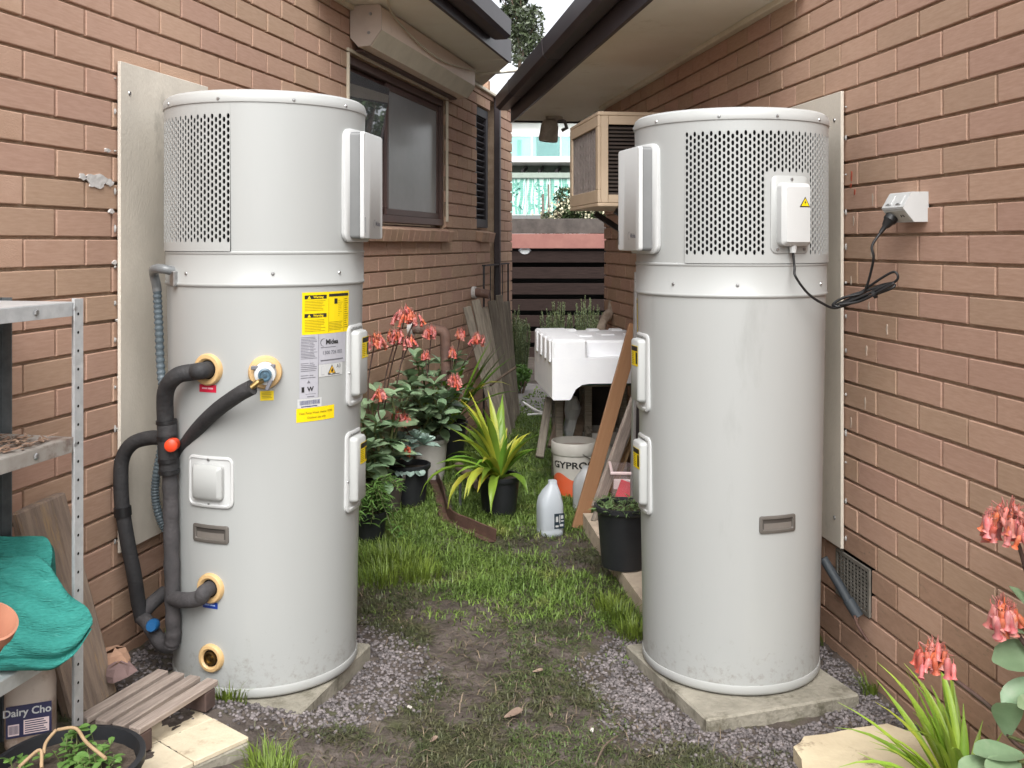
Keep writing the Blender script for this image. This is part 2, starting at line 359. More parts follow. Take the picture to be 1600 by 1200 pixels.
def path():
    mb = MB(); n = 40; mt = mat('garden_path', (.24, .22, .21), (.19, .175, .165), .9, 9, .4, 60, c3=(.12, .13, .07), s3=3, t3=.6)
    for i in range(n):
        x0, x1 = -3+i*.15, -3+(i+1)*.15
        for j in range(6):
            y0, y1 = 8.7+j*.3, 8.7+(j+1)*.3
            mb.quad(*[Vector((x, y, gz(x, y)+.012)) for x, y in ((x0, y0), (x1, y0), (x1, y1), (x0, y1))])
    tag(mb.build('path', mt), kind='structure')
path()
# ---------------------------------------------------------------- brick walls
def brick_mesh():
    mb = MB(); a, h, d, e = .5, .5, .03, .0022
    v = [(-a, e, -h), (a, e, -h), (a, e, h), (-a, e, h), (-a+.008, 0, -h+.03), (a-.008, 0, -h+.03), (a-.008, 0, h-.03), (-a+.008, 0, h-.03), (-a, d, -h), (a, d, -h), (a, d, h), (-a, d, h)]
    f = [(4, 5, 6, 7)]+[(i, (i+1) % 4, 4+(i+1) % 4, 4+i) for i in range(4)]+[(8+i, 8+(i+1) % 4, (i+1) % 4, i) for i in range(4)]
    return v, f
def hidden(p):
    px = 800+p.x/p.y*FPX; py = HOR-(p.z-EYE)/p.y*FPX
    if not (-15 < px < 1615 and -15 < py < 1215): return True
    for a, b, c, d in ((268, 565, 140, 1095), (990, 1282, 168, 1095), (185, 300, 100, 850), (1235, 1318, 150, 845), (0, 120, 900, 1200), (548, 740, 20, 120)):
        if a < px < b and c < py < d: return True
    return False
def wall(parent, MM, zref, cs, uref, L, u0, u1, ztop, openings, flip, dirty):
    """stretcher bond; openings (ua, ub, za, zb); the 300 bricks that show largest are parts, the others one joined part"""
    bv, bf = brick_mesh(); J = .0105
    mshare = MB().add(bv, bf).mesh('brick', M_BR); mdirty = MB().add(bv, bf).mesh('brick', M_BRL)
    items = []; k0 = int(math.floor((-.25-zref)/cs)); k1 = int(math.ceil((ztop-zref)/cs))
    for k in range(k0, k1):
        za, zb = zref+k*cs+J/2, min(zref+(k+1)*cs-J/2, ztop)
        if zb-za < .02: continue
        off = uref+(L/2 if k % 2 else 0)
        i0 = int((u0-off)/L)-1; i1 = int((u1-off)/L)+1
        for i in range(i0, i1+1):
            iv = [(max(off+i*L+J/2, u0), min(off+(i+1)*L-J/2, u1))]
            for oa, ob, oz0, oz1 in openings:
                if oz0 < zb-.01 and oz1 > za+.01:
                    nv = []
                    for a, b in iv:
                        if ob <= a or oa >= b: nv.append((a, b))
                        else:
                            if oa > a: nv.append((a, oa))
                            if ob < b: nv.append((ob, b))
                    iv = nv
            for a, b in iv:
                if b-a > .02: items.append(((a+b)/2, (za+zb)/2, b-a, zb-za, k))
    sc = []
    for it in items:
        p = MM @ Vector((it[0], 0, it[1])); nrm = MM.to_3x3() @ Vector((0, -1, 0))
        ok = p.y > .5 and not hidden(p); t = (Vector((0, 0, EYE))-p)
        sc.append(it[2]*it[3]*max(0, t.dot(nrm)/t.length)/t.length_squared if ok else 0)
    order = sorted(range(len(items)), key=lambda i: -sc[i]); big = set(i for i in order[:300] if sc[i] > 0); rest = MB()
    for i, (u, z, w_, h, k) in enumerate(items):
        y = random.uniform(-.0012, .0012); rz = random.uniform(-.004, .004); ry = random.uniform(-.003, .003)
        T = Matrix.Translation((u, y, z)) @ Matrix.Rotation(rz, 4, 'Z') @ Matrix.Rotation(ry, 4, 'Y') @ Matrix.Diagonal((w_, 1, h, 1))
        if i in big: put('brick', mdirty if z < dirty+random.uniform(-.3, .25) else mshare, parent, T)
        else: rest.add([T @ Vector(p) for p in bv], bf, 1 if z < dirty+random.uniform(-.3, .25) else 0)
    tag(rest.build('brick', [M_BR, M_BRL], parent), kind='stuff')
    us = sorted(set([u0, u1]+[o for q in openings for o in q[:2]])); zs = sorted(set([-.3, ztop]+[o for q in openings for o in q[2:]])); mb = MB()
    for a, b in zip(us, us[1:]):
        for c, d in zip(zs, zs[1:]):
            if not any(o[0] < (a+b)/2 < o[1] and o[2] < (c+d)/2 < o[3] for o in openings):
                mb.box(((a+b)/2, .0645, (c+d)/2), (b-a, .101, d-c))
    mb.build('wall', M_MO, parent)
# ---------------------------------------------------------------- left house
CSL, CSR = .0912, .088
def house_left():
    H = thing('brick_house', 'brown brick house on the left with brown framed sliding window and dark louvred shutters', 'house', ML)
    zr = 1.516; zt = 2.775
    w0, w1 = uL(543), uL(697); v0, v1 = uL(745), uL(766); al0, al1 = v1, uL(781); uE = uL(800)
    zs, zw, zh = zr, zr+CSL, zr+11*CSL
    ops = [(w0, w1, zs, zh), (v0, v1, zs, zr+12*CSL), (al0, al1, -.3, zr+13*CSL)]
    wall(H, ML, zr, CSL, uL(37)-.279*1.5, .279, .4, uE, zt, ops, False, .34)
    mb = MB(); mb.box((uE-.06, 2.1, 1.2), (.1, 4, 3.1)); mb.box((-.5, .06, 1.2), (1.7, .1, 3.1)); mb.build('wall', M_MO, H)
    # sill bricks on edge
    def sill(a, b):
        n = max(2, int(round((b-a)/.112))); st = (b-a)/n
        me = MB().box((0, 0, 0), (st-.004, .155, .078), Matrix.Rotation(R(12), 3, 'X'), .004).mesh('sill_brick', M_BR)
        for i in range(n): put('sill_brick', me, H, Matrix.Translation((a+(i+.5)*st, .030, zs+.047)))
    sill(w0-.0, w1+.03); sill(v0+.003, v1-.02)
    # sliding window
    mb = MB(); y0 = .055; z0, z1 = zw+.018, zh-.004; a, b = w0+.004, w1-.004
    def fr(u0, u1, c0, c1, y, wd, dp, m):
        for q in (((u0+u1)/2, c0+wd/2, u1-u0, wd), ((u0+u1)/2, c1-wd/2, u1-u0, wd), (u0+wd/2, (c0+c1)/2, wd, c1-c0-2*wd), (u1-wd/2, (c0+c1)/2, wd, c1-c0-2*wd)):
            m.box((q[0], y, q[1]), (q[2], dp, q[3]), None, .003)
    fr(a, b, z0, z1, y0, .045, .075, mb); W = mb.build('window', M_BRN, H)
    mid = uL(616)
    for k, (p, q, yy, mt) in enumerate(((a+.045, mid+.02, y0+.012, M_PANE), (mid-.03, b-.045, y0-.008, M_PANEG))):
        m2 = MB(); fr(p, q, z0+.046, z1-.046, yy, .04, .018, m2); m2.build('sash', M_BRN, W)
        m3 = MB(); m3.box(((p+q)/2, yy+.002, (z0+z1)/2), (q-p-.07, .005, z1-z0-.16), Matrix.Rotation(R(6.5 if k == 0 else 0), 3, 'X')); m3.build('pane', mt, W)
    m4 = MB()
    m4.box((w1+.006, -.006, (zw+zh)/2+.02), (.022, .016, zh-zw-.05), None, .002); m4.box(((w0+w1)/2, -.006, zh+.010), (w1-w0+.03, .016, .018), None, .002)
    m4.box((w0-.006, -.006, (zw+zh)/2+.02), (.016, .016, zh-zw-.05), None, .002)
    m4.build('shutter_track', M_CORN, W)
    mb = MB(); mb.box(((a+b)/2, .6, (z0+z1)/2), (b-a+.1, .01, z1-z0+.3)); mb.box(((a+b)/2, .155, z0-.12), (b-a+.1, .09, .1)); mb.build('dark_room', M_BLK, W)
    # shuttered window and door recess
    mb = MB(); c0, c1 = zw+.02, zr+12*CSL-.003; fr(v0+.003, v1-.002, c0, c1, .05, .07, .06, mb); S = mb.build('shutter', M_DRK, H)
    n = 17; lo = MB().box((0, 0, 0), (v1-v0-.15, .045, .012), Matrix.Rotation(R(-38), 3, 'X'), 0).mesh('louvre', M_DRK)
    for i in range(n): put('louvre', lo, S, Matrix.Translation(((v0+v1)/2, .05, c0+.09+(c1-c0-.18)*i/(n-1))))
    mb = MB(); mb.box(((v0+v1)/2, .09, (c0+c1)/2), (v1-v0-.03, .01, c1-c0-.04)); mb.build('shutter_back', M_BLK, S)
    mb = MB(); D = None
    t0, t1 = .02, zr+13*CSL-.003; fr(al0+.004, al1-.004, t0, t1, .30, .08, .05, mb); D = mb.build('screen_door', M_DRK, H)
    lo = MB().box((0, 0, 0), (al1-al0-.17, .04, .014), Matrix.Rotation(R(-38), 3, 'X'), 0).mesh('louvre', M_DRK)
    for i in range(34): put('louvre', lo, D, Matrix.Translation(((al0+al1)/2, .30, t0+.12+(t1-t0-.24)*i/33)))
    mb = MB(); mb.box(((al0+al1)/2, .35, (t0+t1)/2), (al1-al0, .01, t1-t0)); mb.build('door_back', M_BLK, D)
    mb = MB()
    for i in range(32): mb.box((al1+.051, .20, .03+i*CSL+.04), (.098, .18, CSL-.009), None, .003)
    tag(mb.build('brick', M_BR, H), kind='stuff')
    mb = MB(); mb.box((uL(772), -.03, 1.37), (.055, .05, 2.79), None, .006); mb.build('post', M_FAS, H)
    # eaves: soffit panels, wall trim, fascia and gutter, mitred at the corner
    ov = .50
    def ueave(o):                      # where a line o out from the wall reaches the mitre at X = -0.004
        p = ML.inverted() @ Vector((0, 0, 0)); q = (ML.translation.x+nL.x*o+.004)/(-dL.x); return q
    E0 = 4.9; ends = [E0, uL(600), uL(690), uL(752), 99]
    for a, b in zip(ends, ends[1:]):
        e0, e1 = ueave(0.006), ueave(ov-.012); b0, b1 = min(b, e0), min(b, e1)
        poly = [(a+.003, -.004), (a+.003, -(ov-.014)), (b1-.003, -(ov-.014)), (b0-.003, -.004)]
        if a < e1: MB().prism(poly, 2.772, 2.782, lambda x, y, h: (x, y, h)).build('soffit_panel', M_SOF, H)
    mb = MB(); mb.box(((E0+uE)/2, -.016, 2.757), (uE-E0-.05, .028, .026), None, .004); mb.build('eave_trim', M_CORN, H)
    g = MB(); e = ueave(ov); g.prism([(E0, -ov), (e, -ov), (e-.04, -ov+.02), (E0, -ov+.02)], 2.745, 2.90, lambda x, y, h: (x, y, h)); g.build('fascia', M_FAS, H)
    g = MB(); prof = [(0, 0), (.025, -.012), (.10, -.012), (.125, .01), (.13, .11), (.122, .118), (.112, .11), (.108, .02), (.02, .02), (.012, .11), (0, .11)]; q = ueave(ov+.13)-.01
    g.prism(prof, E0, q, lambda x, y, h: (h, -ov-.003-x, 2.802+y)); g.build('gutter', M_FAS, H)
    g = MB(); g.prism([(E0, -ov-.05), (q, -ov-.05), (uE, .4), (uE, 3.5), (E0, 3.5)], 0, .03, lambda x, y, h: (x, y, 2.935+h+(y+ov)*.10)); g.build('roof', M_FAS, H)
    # white filler left on the bricks beside the board
    for k, (px, py, s) in enumerate(((150, 283, .05), (166, 235, .012), (170, 285, .02), (172, 330, .012), (178, 410, .012), (184, 500, .012), (187, 590, .014), (185, 670, .012), (128, 276, .018))):
        u, z = uL(px), zL(px, py); mb = MB(); n = 20
        pts = [(u+s*math.cos(t)*(1+.22*math.sin(3*t+k)+.12*math.sin(7*t)), z+s*.55*math.sin(t)*(1+.22*math.cos(2*t+k)+.12*math.cos(5*t))) for t in [2*math.pi*i/n for i in range(n)]]
        mb.prism(pts, .0, -.004-.004*(k % 2), lambda x, y, h: (x, h, y)); mb.build('filler_patch', M_PUTTY, H)
house_left()
def shutter_box():
    u0, u1 = uL(547), 7.39; T = thing('shutter_box', 'peach roller shutter box mounted above the sliding window under the left eaves', 'roller shutter', ML)
    prof = [(.004, 2.60), (.004, 2.768), (.165, 2.768), (.178, 2.755), (.178, 2.635), (.115, 2.553), (.05, 2.548)]
    MB().prism(prof, u0, u1, lambda x, y, h: (h, -x, y)).build('housing', M_SHUT, T)
    mb = MB(); mb.prism([(x*1.012+.0, (y-2.66)*1.012+2.66) for x, y in prof], u0-.012, u0-.001, lambda x, y, h: (h, -x-.001, y)); E = mb.build('end_cap', M_SHUT2, T)
    for x, z in ((.12, 2.72), (.11, 2.62)): MB().lathe([(0, .004), (.008, .004), (.009, 0)], 8, Matrix.Translation((u0-.012, -x, z)) @ Matrix.Rotation(R(-90), 4, 'Y')).build('screw', M_STEEL, E)
    MB().prism([(.118, 2.549), (.18, 2.6337), (.182, 2.632), (.120, 2.5465)], u0, u1, lambda x, y, h: (h, -x, y)).build('lower_lip', M_CORN, T)
    mb = MB(); mb.box(((u0+u1)/2, -.03, 2.54), (u1-u0-.1, .05, .015), None, .003); mb.build('bottom_bar', M_BRN, T)
    pts = [ML @ Vector(p) for p in ((5.2, -.30, 2.755), (5.55, -.20, 2.745), (6.0, -.195, 2.68), (6.5, -.195, 2.66), (6.9, -.195, 2.69), (7.35, -.2, 2.74), (7.42, -.12, 2.768))]
    tag(MB().tube(crom(pts, 6), .0055, 6).build('cable', M_CORN, smooth=60), 'thin cream cable sagging below the soffit in front of the roller shutter box', 'cable')
    pts = [ML @ Vector(p) for p in ((7.55, -.46, 2.764), (7.62, -.15, 2.76), (7.7, -.02, 2.74))]
    tag(MB().tube(crom(pts, 5), .012, 6).build('cable_conduit', M_SOF, smooth=60), 'short cream conduit running across the soffit beyond the shutter box', 'conduit')
shutter_box()
# ---------------------------------------------------------------- right house
def house_right():
    H = thing('brick_house', 'brown brick house on the right with dark gutter and a white double power point', 'house', MR)
    zr = 1.439; zt = 2.515; uF = uR(944); uN = -1.0
    va, vb = uR(1308), uR(1362); vz = zr-12*CSR
    wall(H, MR, zr, CSR, uR(1435)-.262, .262, uF, uN, zt, [(va, vb, vz-2*CSR, vz)], True, .30)
    mb = MB(); mb.box((uF+.06, 2.1, 1.1), (.1, 4, 2.8)); mb.box((0, .06, 1.1), (2, .1, 2.8)); mb.build('wall', M_MO, H)
    # air vent of punched metal
    mb = MB(); a, b, c, d = va+.004, vb-.004, vz-2*CSR+.006, vz-.004; nx, nz = 9, 11; by = -.004
    mb.box(((a+b)/2, by, c+.006), (b-a, .008, .012)); mb.box(((a+b)/2, by, d-.006), (b-a, .008, .012)); mb.box((a+.006, by, (c+d)/2), (.012, .008, d-c-.024)); mb.box((b-.006, by, (c+d)/2), (.012, .008, d-c-.024))
    for i in range(1, nx): mb.box((a+.012+(b-a-.024)*i/nx, by, (c+d)/2), (.0055, .005, d-c-.024))
    for i in range(1, nz): mb.box(((a+b)/2, by+.0005, c+.012+(d-c-.024)*i/nz), (b-a-.024, .004, .0055))
    V = mb.build('air_vent', mat('vent_metal', (.22, .205, .18), (.15, .14, .12), .6, 20, metal=.3), H)
    mb = MB(); mb.box(((a+b)/2, .03, (c+d)/2), (b-a, .01, d-c)); mb.build('vent_cavity', M_BLK, V)
    ov = .56; E1 = -3.95; ue = -8.3*NR/1.0
    ends = [ue+.03, ue+1.9, uR(1098)+.35, -3.95]
    for a, b in zip(ends, ends[1:]):
        mb = MB(); mb.box(((a+b)/2, -(ov-.012)/2-.004, 2.519), (b-a-.004, ov-.022, .010)); mb.build('soffit_panel', M_SOF, H)
    mb = MB(); mb.box(((ue+uF)/2, 1.2, 2.519), (uF-ue-.06, 2.39, .010)); mb.build('soffit_panel', M_SOF, H)
    mb = MB(); mb.box(((uF+E1)/2, -.022, 2.500), (E1-uF, .04, .028), None, .004); mb.build('eave_trim', M_CORN, H)
    mb = MB(); mb.box(((ue+E1)/2, -ov-.0, 2.565), (E1-ue, .022, .13), None, .003); mb.box((ue-.0, 1.0-ov/2+.011, 2.565), (.022, 2.0+ov, .128), None, .003); mb.build('fascia', M_FAS, H)
    g = MB(); prof = [(0, 0), (.02, -.012), (.09, -.012), (.118, .012), (.125, .105), (.117, .113), (.107, .105), (.102, .02), (.02, .02), (.012, .105), (0, .105)]
    g.prism(prof, ue-.012, E1, lambda x, y, h: (h, -ov-.013-x, 2.612+y)); g.build('gutter', M_FAS, H)
    for u in (-7.6, -6.1, -4.6): MB().prism([(p[0]*1.02+.0, p[1]*1.02-.001) for p in prof[:6]]+[(.0, .1)], u, u+.025, lambda x, y, h: (h, -ov-.014-x, 2.6115+y)).build('gutter_joint', M_FAS, H)
    g = MB(); g.prism([(ue-.02, -ov-.06), (E1, -ov-.06), (E1, 3.5), (ue-.02, 3.5)], 0, .03, lambda x, y, h: (x, y, 2.735+h+(y+ov)*.10)); g.build('roof', M_FAS, H)
    for k, (px, py, s) in enumerate(((1364, 312, .022), (1334, 345, .018), (1362, 392, .022), (1330, 438, .016), (1358, 478, .015), (1386, 515, .018), (1354, 548, .018), (1352, 630, .022), (1330, 660, .02))):
        u, z = uR(px), zR(px, py); pts = [(u+.004*math.cos(t)*(1+.6*math.sin(3*t+k)), z+s*math.sin(t)) for t in [i*.42 for i in range(15)]]
        MB().prism(pts, .002, -.0016, lambda x, y, h: (x, h, y)).build('mortar_smear', mat('mortar_smear', (.50, .41, .33), None, .9), H)
    # rusty red sealant streak beside the board
    for px, py, s in ((1331, 275, .018), (1336, 300, .01), (1330, 290, .008)):
        u, z = uR(px), zR(px, py); pts = [(u+.0035*math.cos(t)*(1+.5*math.sin(2*t)), z+s*math.sin(t)) for t in [i*.7 for i in range(9)]]
        MB().prism(pts, 0, -.003, lambda x, y, h: (x, h, y)).build('sealant_streak', mat('red_sealant', (.33, .06, .03), None, .5), H)
house_right()
# floodlight under the right eaves corner
def floodlight():
    p = MR @ Vector((-8.2, -.36, 2.512)); p = P(866, 190, 7.95); p.z = 2.513
    T = thing('floodlight', 'grey cylindrical security light hanging under the far corner of the right eaves', 'light', p)
    m = mat('old_grey_paint', (.50, .46, .40), (.36, .32, .27), .6, 20)
    MB().lathe([(0, 0), (.07, 0), (.07, -.02), (.03, -.03), (0, -.03)], 14).build('base', m, T, 40)
    MB().lathe([(0, -.02), (.055, -.02), (.07, -.06), (.078, -.175), (.07, -.19), (0, -.185)], 16, Matrix.Translation((-.03, 0, -.01)) @ Matrix.Rotation(R(6), 4, 'Y')).build('shade', m, T, 40)
    MB().tube([(.03, 0, -.02), (.085, 0, -.04), (.10, 0, -.09), (.06, 0, -.11)], .016, 8).build('bracket', M_GRYP, T, 60)
floodlight()
# ---------------------------------------------------------------- fibre cement boards
def board(MM, u0, u1, z0, z1, label, tilt):
    T = thing('backing_board', label, 'board', MM, 'fibre cement boards behind the tanks'); mb = MB()
    ins = Matrix.Rotation(tilt, 3, 'Y')
    mb.box(((u0+u1)/2, -.014, (z0+z1)/2), (u1-u0, .012, z1-z0), ins, .0015); mb.build('sheet', M_BOARD, T)
    me = MB().lathe([(0, .003), (.006, .003), (.008, 0)], 8, Matrix.Rotation(R(90), 4, 'X')).mesh('screw', M_STEEL)
    for u, z in ((u0+.05, z1-.10), (u1-.05, z1-.10), (u0+.05, z0+.1), (u1-.05, z0+.1)): put('screw', me, T, Matrix.Translation((u, -.020, z)))
    mb = MB(); random.seed(3)
    for i in range(13):
        z = z0+.05+(z1-z0-.1)*i/12+random.uniform(-.02, .02); e = u0-.005 if MM is ML else u1+.005
        mb.lathe([(0, .006), (.005, .004), (.007, 0)], 7, Matrix.Translation((e, -.002, z)) @ Matrix.Rotation(R(90), 4, 'X') @ Matrix.Diagonal((.7, random.uniform(.5, 2.2), 1, 1)))
    mb.build('sealant', mat('grey_sealant', (.42, .40, .38), (.3, .29, .27), .8), T, 50)
board(ML, uL(180), uL(318), .47, 2.105, 'tall pale cement board screwed to the left brick wall behind the piped tank', R(0))
board(MR, uR(1322)-.56, uR(1322), .395, 2.05, 'tall pale cement board on the right brick wall beside the power point', R(0))
# ---------------------------------------------------------------- concrete slabs under the tanks
def pad(ax, c, ang, s, th, label):
    T = thing('concrete_paver', label, 'paver', rotz((c[0], c[1], 0), ang), 'concrete pavers under the tanks')
    MB().box((0, 0, ax.z-th/2-.001), (s[0], s[1], th), None, .006).build('slab', M_CONC, T); return T
pad(AX_L, (-.852, 3.325), R(-15), (.56, .60), .09, 'square concrete paver under the tank with black pipes')
pad(AX_R, (.775, 3.43), R(18), (.56, .60), .10, 'square concrete paver under the tank with the plugged in cord')
# ---------------------------------------------------------------- heat pump water heater
def RZ(z): return .303+.024*min(1, max(0, z/1.4)) if z < 1.41 else .3335
def cp(a, z, off=0., r=None):
    a = R(a); q = (RZ(z) if r is None else r)+off; return Vector((q*math.sin(a), -q*math.cos(a), z))
def heater():
    T = thing('water_heater', 'pale grey cylindrical heat pump water heater with yellow warning labels and black insulated pipes', 'water heater', AX_L, 'heat pump water heaters')
    def patch(mb, a0, a1, z0, z1, off, m=0, n=None):
        n = n or max(1, int(abs(a1-a0)/4)); v = []
        for i in range(n+1):
            a = a0+(a1-a0)*i/n; v += [cp(a, z0, off), cp(a, z1, off)]
        return mb.add(v, [(2*i, 2*i+2, 2*i+3, 2*i+1) for i in range(n)], m)
    def lettering(mb, s, ac, zc, size, off, m=0, bold=0., tilt=0.):
        v, f = text_geo(s, size, bold)
        return mb.add([cp(ac+math.degrees(x/RZ(zc)), zc+y+x*tilt, off) for x, y, _ in v], f, m)
    def shape(mb, pts, ac, zc, off, m=0): return mb.add([cp(ac+math.degrees(x/RZ(zc)), zc+y, off) for x, y in pts], [tuple(range(len(pts)))], m)
    def cols(w_, h, r, n=6):
        c = [(-w_/2+r*(1-math.cos(math.pi/2*k/4)), h/2-r+r*math.sin(math.pi/2*k/4)) for k in range(5)]
        c += [(-w_/2+r+(w_-2*r)*k/n, h/2) for k in range(1, n)]
        return c+[(-x, z) for x, z in c[4::-1]]
    def plate(mb, ac, zc, w_, h, r, rings, flat=False, m=0, mcap=None):
        """stack of rounded rectangles: rings (inset, offset outward)"""
        base = None; nc = 0
        for ins, off in rings:
            c = cols(w_-2*ins, h-2*ins, max(r-ins, .004)); nc = len(c); L = [(x, -z) for x, z in c]+[(x, z) for x, z in c[::-1]]
            if flat:
                o = cp(ac, zc, 0); nn = cp(ac, 0, 1)-cp(ac, 0, 0); tt = Vector((math.cos(R(ac)), math.sin(R(ac)), 0))
                pts = [o+nn*off+tt*x+Vector((0, 0, z)) for x, z in L]
            else: pts = [cp(ac+math.degrees(x/RZ(zc)), zc+z, off, RZ(zc)) for x, z in L]
            k = len(mb.v); mb.v += [tuple(p) for p in pts]
            if base is not None:
                n = len(L); mb.f += [(base+i, base+(i+1) % n, k+(i+1) % n, k+i) for i in range(n)]; mb.m += [m]*n
            base = k
        n = len(L); mc = m if mcap is None else mcap
        for i in range(nc-1): mb.f.append((base+i, base+i+1, base+n-2-i, base+n-1-i)); mb.m.append(mc)
        return mb
    def lines(mb, a0, a1, z0, z1, k, off, m, wob=.25, th=.3):
        rnd = random.Random(int(z0*1000)+int(a0))
        for i in range(k):
            z = z1-(z1-z0)*(i+.5)/k; hh = (z1-z0)/k*th/2; patch(mb, a0, a1-(a1-a0)*rnd.random()*wob, z-hh, z+hh, off, m)
    # shells
    zs = [0.036, .04, .3, .6, .9, 1.2, 1.294]
    MB().lathe([(RZ(z), z) for z in zs]+[(.31, 1.297)], 128).build('tank_body', M_TANK, T, 30)
    MB().lathe([(0, .0), (.288, 0), (.301, .006), (.3060, .014), (.3066, .033), (.3052, .037), (.29, .038)], 128).build('base_ring', M_CAP, T, 40)
    MB().lathe([(.31, 1.290), (.3275, 1.291), (.3305, 1.2945), (.3312, 1.2985), (.330, 1.302), (.3285, 1.304), (.3285, 1.392), (.3302, 1.394), (.3312, 1.3975), (.3305, 1.401), (.328, 1.403), (.30, 1.403)], 128).build('collar_band', M_TANK, T, 40)
    MB().lathe([(.325, 1.866), (.3365, 1.866), (.3372, 1.8685), (.3368, 1.884), (.332, 1.898), (.321, 1.906), (.30, 1.909), (.15, 1.914), (0, 1.915)], 128).build('top_cap', M_CAP, T, 30)
    MB().lathe([(.295, 1.40), (.295, 1.87)], 48).build('fan_chamber', M_BLK, T, 30)
    # upper casing: plain sheet between two punched grilles
    Z0, Z1, r0 = 1.403, 1.866, .3335; ga, gb = (-96, -5.4), (120.3, 252)
    for a0, a1 in ((-5.4, 120.3), (252, 264)):
        mb = MB(); n = int((a1-a0)/2)+1; v = []
        for i in range(n+1):
            a = a0+(a1-a0)*i/n; v += [cp(a, Z0), cp(a, Z1, 0, r0)]
        mb.add(v, [(2*i, 2*i+2, 2*i+3, 2*i+1) for i in range(n)])
        mb.build('casing_sheet', M_TANK, T, 30)
    def grille(a0, a1, skip=None):
        mb = MB(); pa = 2.34; n = int(round((a1-a0)/pa)); pa = (a1-a0)/n; ph = .0213; zb, zt = 1.428, 1.838; rows = int((zt-zb)/ph)
        ew, eh, ec = math.degrees(.0049/r0), .0087, .0048
        def q(a, z): return cp(a, z, 0, r0)
        for j in range(n):
            al, am, ar = a0+j*pa, a0+(j+.5)*pa, a0+(j+1)*pa; st = zb+(ph/2 if j % 2 else 0); zc_ = Z0; flush = []
            for k in range(rows):
                b, t = st+k*ph, st+(k+1)*ph; c = (b+t)/2
                if t > zt+.002: break
                if skip and skip[0] < am < skip[1] and skip[2] < c < skip[3]: continue
                if b > zc_+1e-5: mb.quad(q(al, zc_), q(ar, zc_), q(ar, b), q(al, b))
                o = [q(al, b), q(am, b), q(ar, b), q(ar, c), q(ar, t), q(am, t), q(al, t), q(al, c)]
                hp = [(-ew*.72, -eh+ec*.45), (0, -eh), (ew*.72, -eh+ec*.45), (ew, 0), (ew*.72, eh-ec*.45), (0, eh), (-ew*.72, eh-ec*.45), (-ew, 0)]
                i_ = [q(am+x, c+z) for x, z in hp]; d = [cp(am+x, c+z, -.0025, r0) for x, z in hp]
                mb.add(o+i_+d, [(x, (x+1) % 8, 8+(x+1) % 8, 8+x) for x in range(8)]+[(8+x, 8+(x+1) % 8, 16+(x+1) % 8, 16+x) for x in range(8)]); zc_ = t
            mb.quad(q(al, zc_), q(ar, zc_), q(ar, Z1), q(al, Z1))
        return mb.build('vent_grille', M_TANK, T, 25)
    grille(*ga); grille(*gb, skip=(166, 196.5, 1.43, 1.70))
    # screws
    sm = MB().lathe([(0, .0035), (.004, .003), (.0058, 0), (.0062, -.002)], 8).mesh('screw', M_STEEL)
    def screw(a, z, off=0.):
        nn = cp(a, 0, 1)-cp(a, 0, 0); M_ = nn.to_track_quat('Z', 'Y').to_matrix().to_4x4(); M_.translation = cp(a, z, off); put('screw', sm, T, M_)
    for a in (-52, -12, 28, 62, 100, 140, 172, 205): screw(a, 1.876, .0035)
    for a in (-35, 17, 58, 112, 150, 210): screw(a, 1.333, .0035)
    # controller box
    mb = MB(); plate(mb, 81, 1.618, .250, .372, .030, [(0, -.004), (0, .008), (.005, .012)])
    C = mb.build('controller_base', M_WHT, T, 45)
    mb = MB(); plate(mb, 81, 1.618, .206, .350, .012, [(0, -.02), (0, .028), (.004, .032)], True); mb.build('controller_side', M_GRYP, C, 45)
    mb = MB(); plate(mb, 81, 1.618, .212, .352, .012, [(0, .0315), (0, .042), (.003, .045)], True); F = mb.build('controller_cover', M_WHT, C, 45)
    o = cp(81, 1.618, .0457); tt = Vector((math.cos(R(81)), math.sin(R(81)), 0))
    def flat(mb, s, x, z, size, bold=0.):
        v, f = text_geo(s, size, bold); mb.add([o+tt*(x+a)+Vector((0, 0, z+b)) for a, b, _ in v], f)
    def swoosh(fn, rad, n=18):
        p = [(math.radians(60+250*i/n), i/n) for i in range(n+1)]; v = []
        for t, k in p:
            ww = rad*.16*math.sin(math.pi*min(1, k+.08)); v += [fn(rad*math.cos(t), rad*math.sin(t)), fn((rad-ww)*math.cos(t), (rad-ww)*math.sin(t))]
        return v, [(2*i, 2*i+2, 2*i+3, 2*i+1) for i in range(n)]
    mb = MB(); flat(mb, 'Midea', .048, -.125, .022, .0006); v, f = swoosh(lambda x, y: o+tt*(.013+x)+Vector((0, 0, -.125+y)), .014); mb.add(v, f); mb.build('brand_mark', M_INKG, F)
    mb = MB(); mb.box(o+tt*(-.094)+Vector((0, 0, -.13))-Vector((0, 0, 0)), (.003, .003, .05)); mb.build('slot', M_GRYP, F)
    # two element covers with yellow stickers
    for zc in (1.022, .668):
        mb = MB(); plate(mb, 78, zc, .132, .268, .022, [(0, -.004), (0, .006), (.004, .0085), (.012, .0085), (.016, .004)], m=0)
        E = mb.build('element_cover', M_WHT, T, 45)
        mb = MB(); plate(mb, 78, zc+.006, .088, .222, .016, [(0, .002), (.004, .026), (.010, .031)]); mb.build('cover_box', M_CAP, E, 45)
        mb = MB(); patch(mb, 74.6, 85, zc+.022, zc+.092, .0320, 0); patch(mb, 74.9, 84.7, zc+.074, zc+.090, .0326, 1); lines(mb, 75, 80, zc+.027, zc+.070, 7, .0326, 2); patch(mb, 82, 84.5, zc+.03, zc+.07, .0326, 1)
        mb.build('warning_sticker', [M_YEL, M_INK, M_INKY], E)
        mb = MB()
        for k in range(7): patch(mb, 70+k*2.2, 71.3+k*2.2, zc+.122, zc+.127, .0095, 0, 1)
        mb.build('vent_slots', M_GRYP, E)
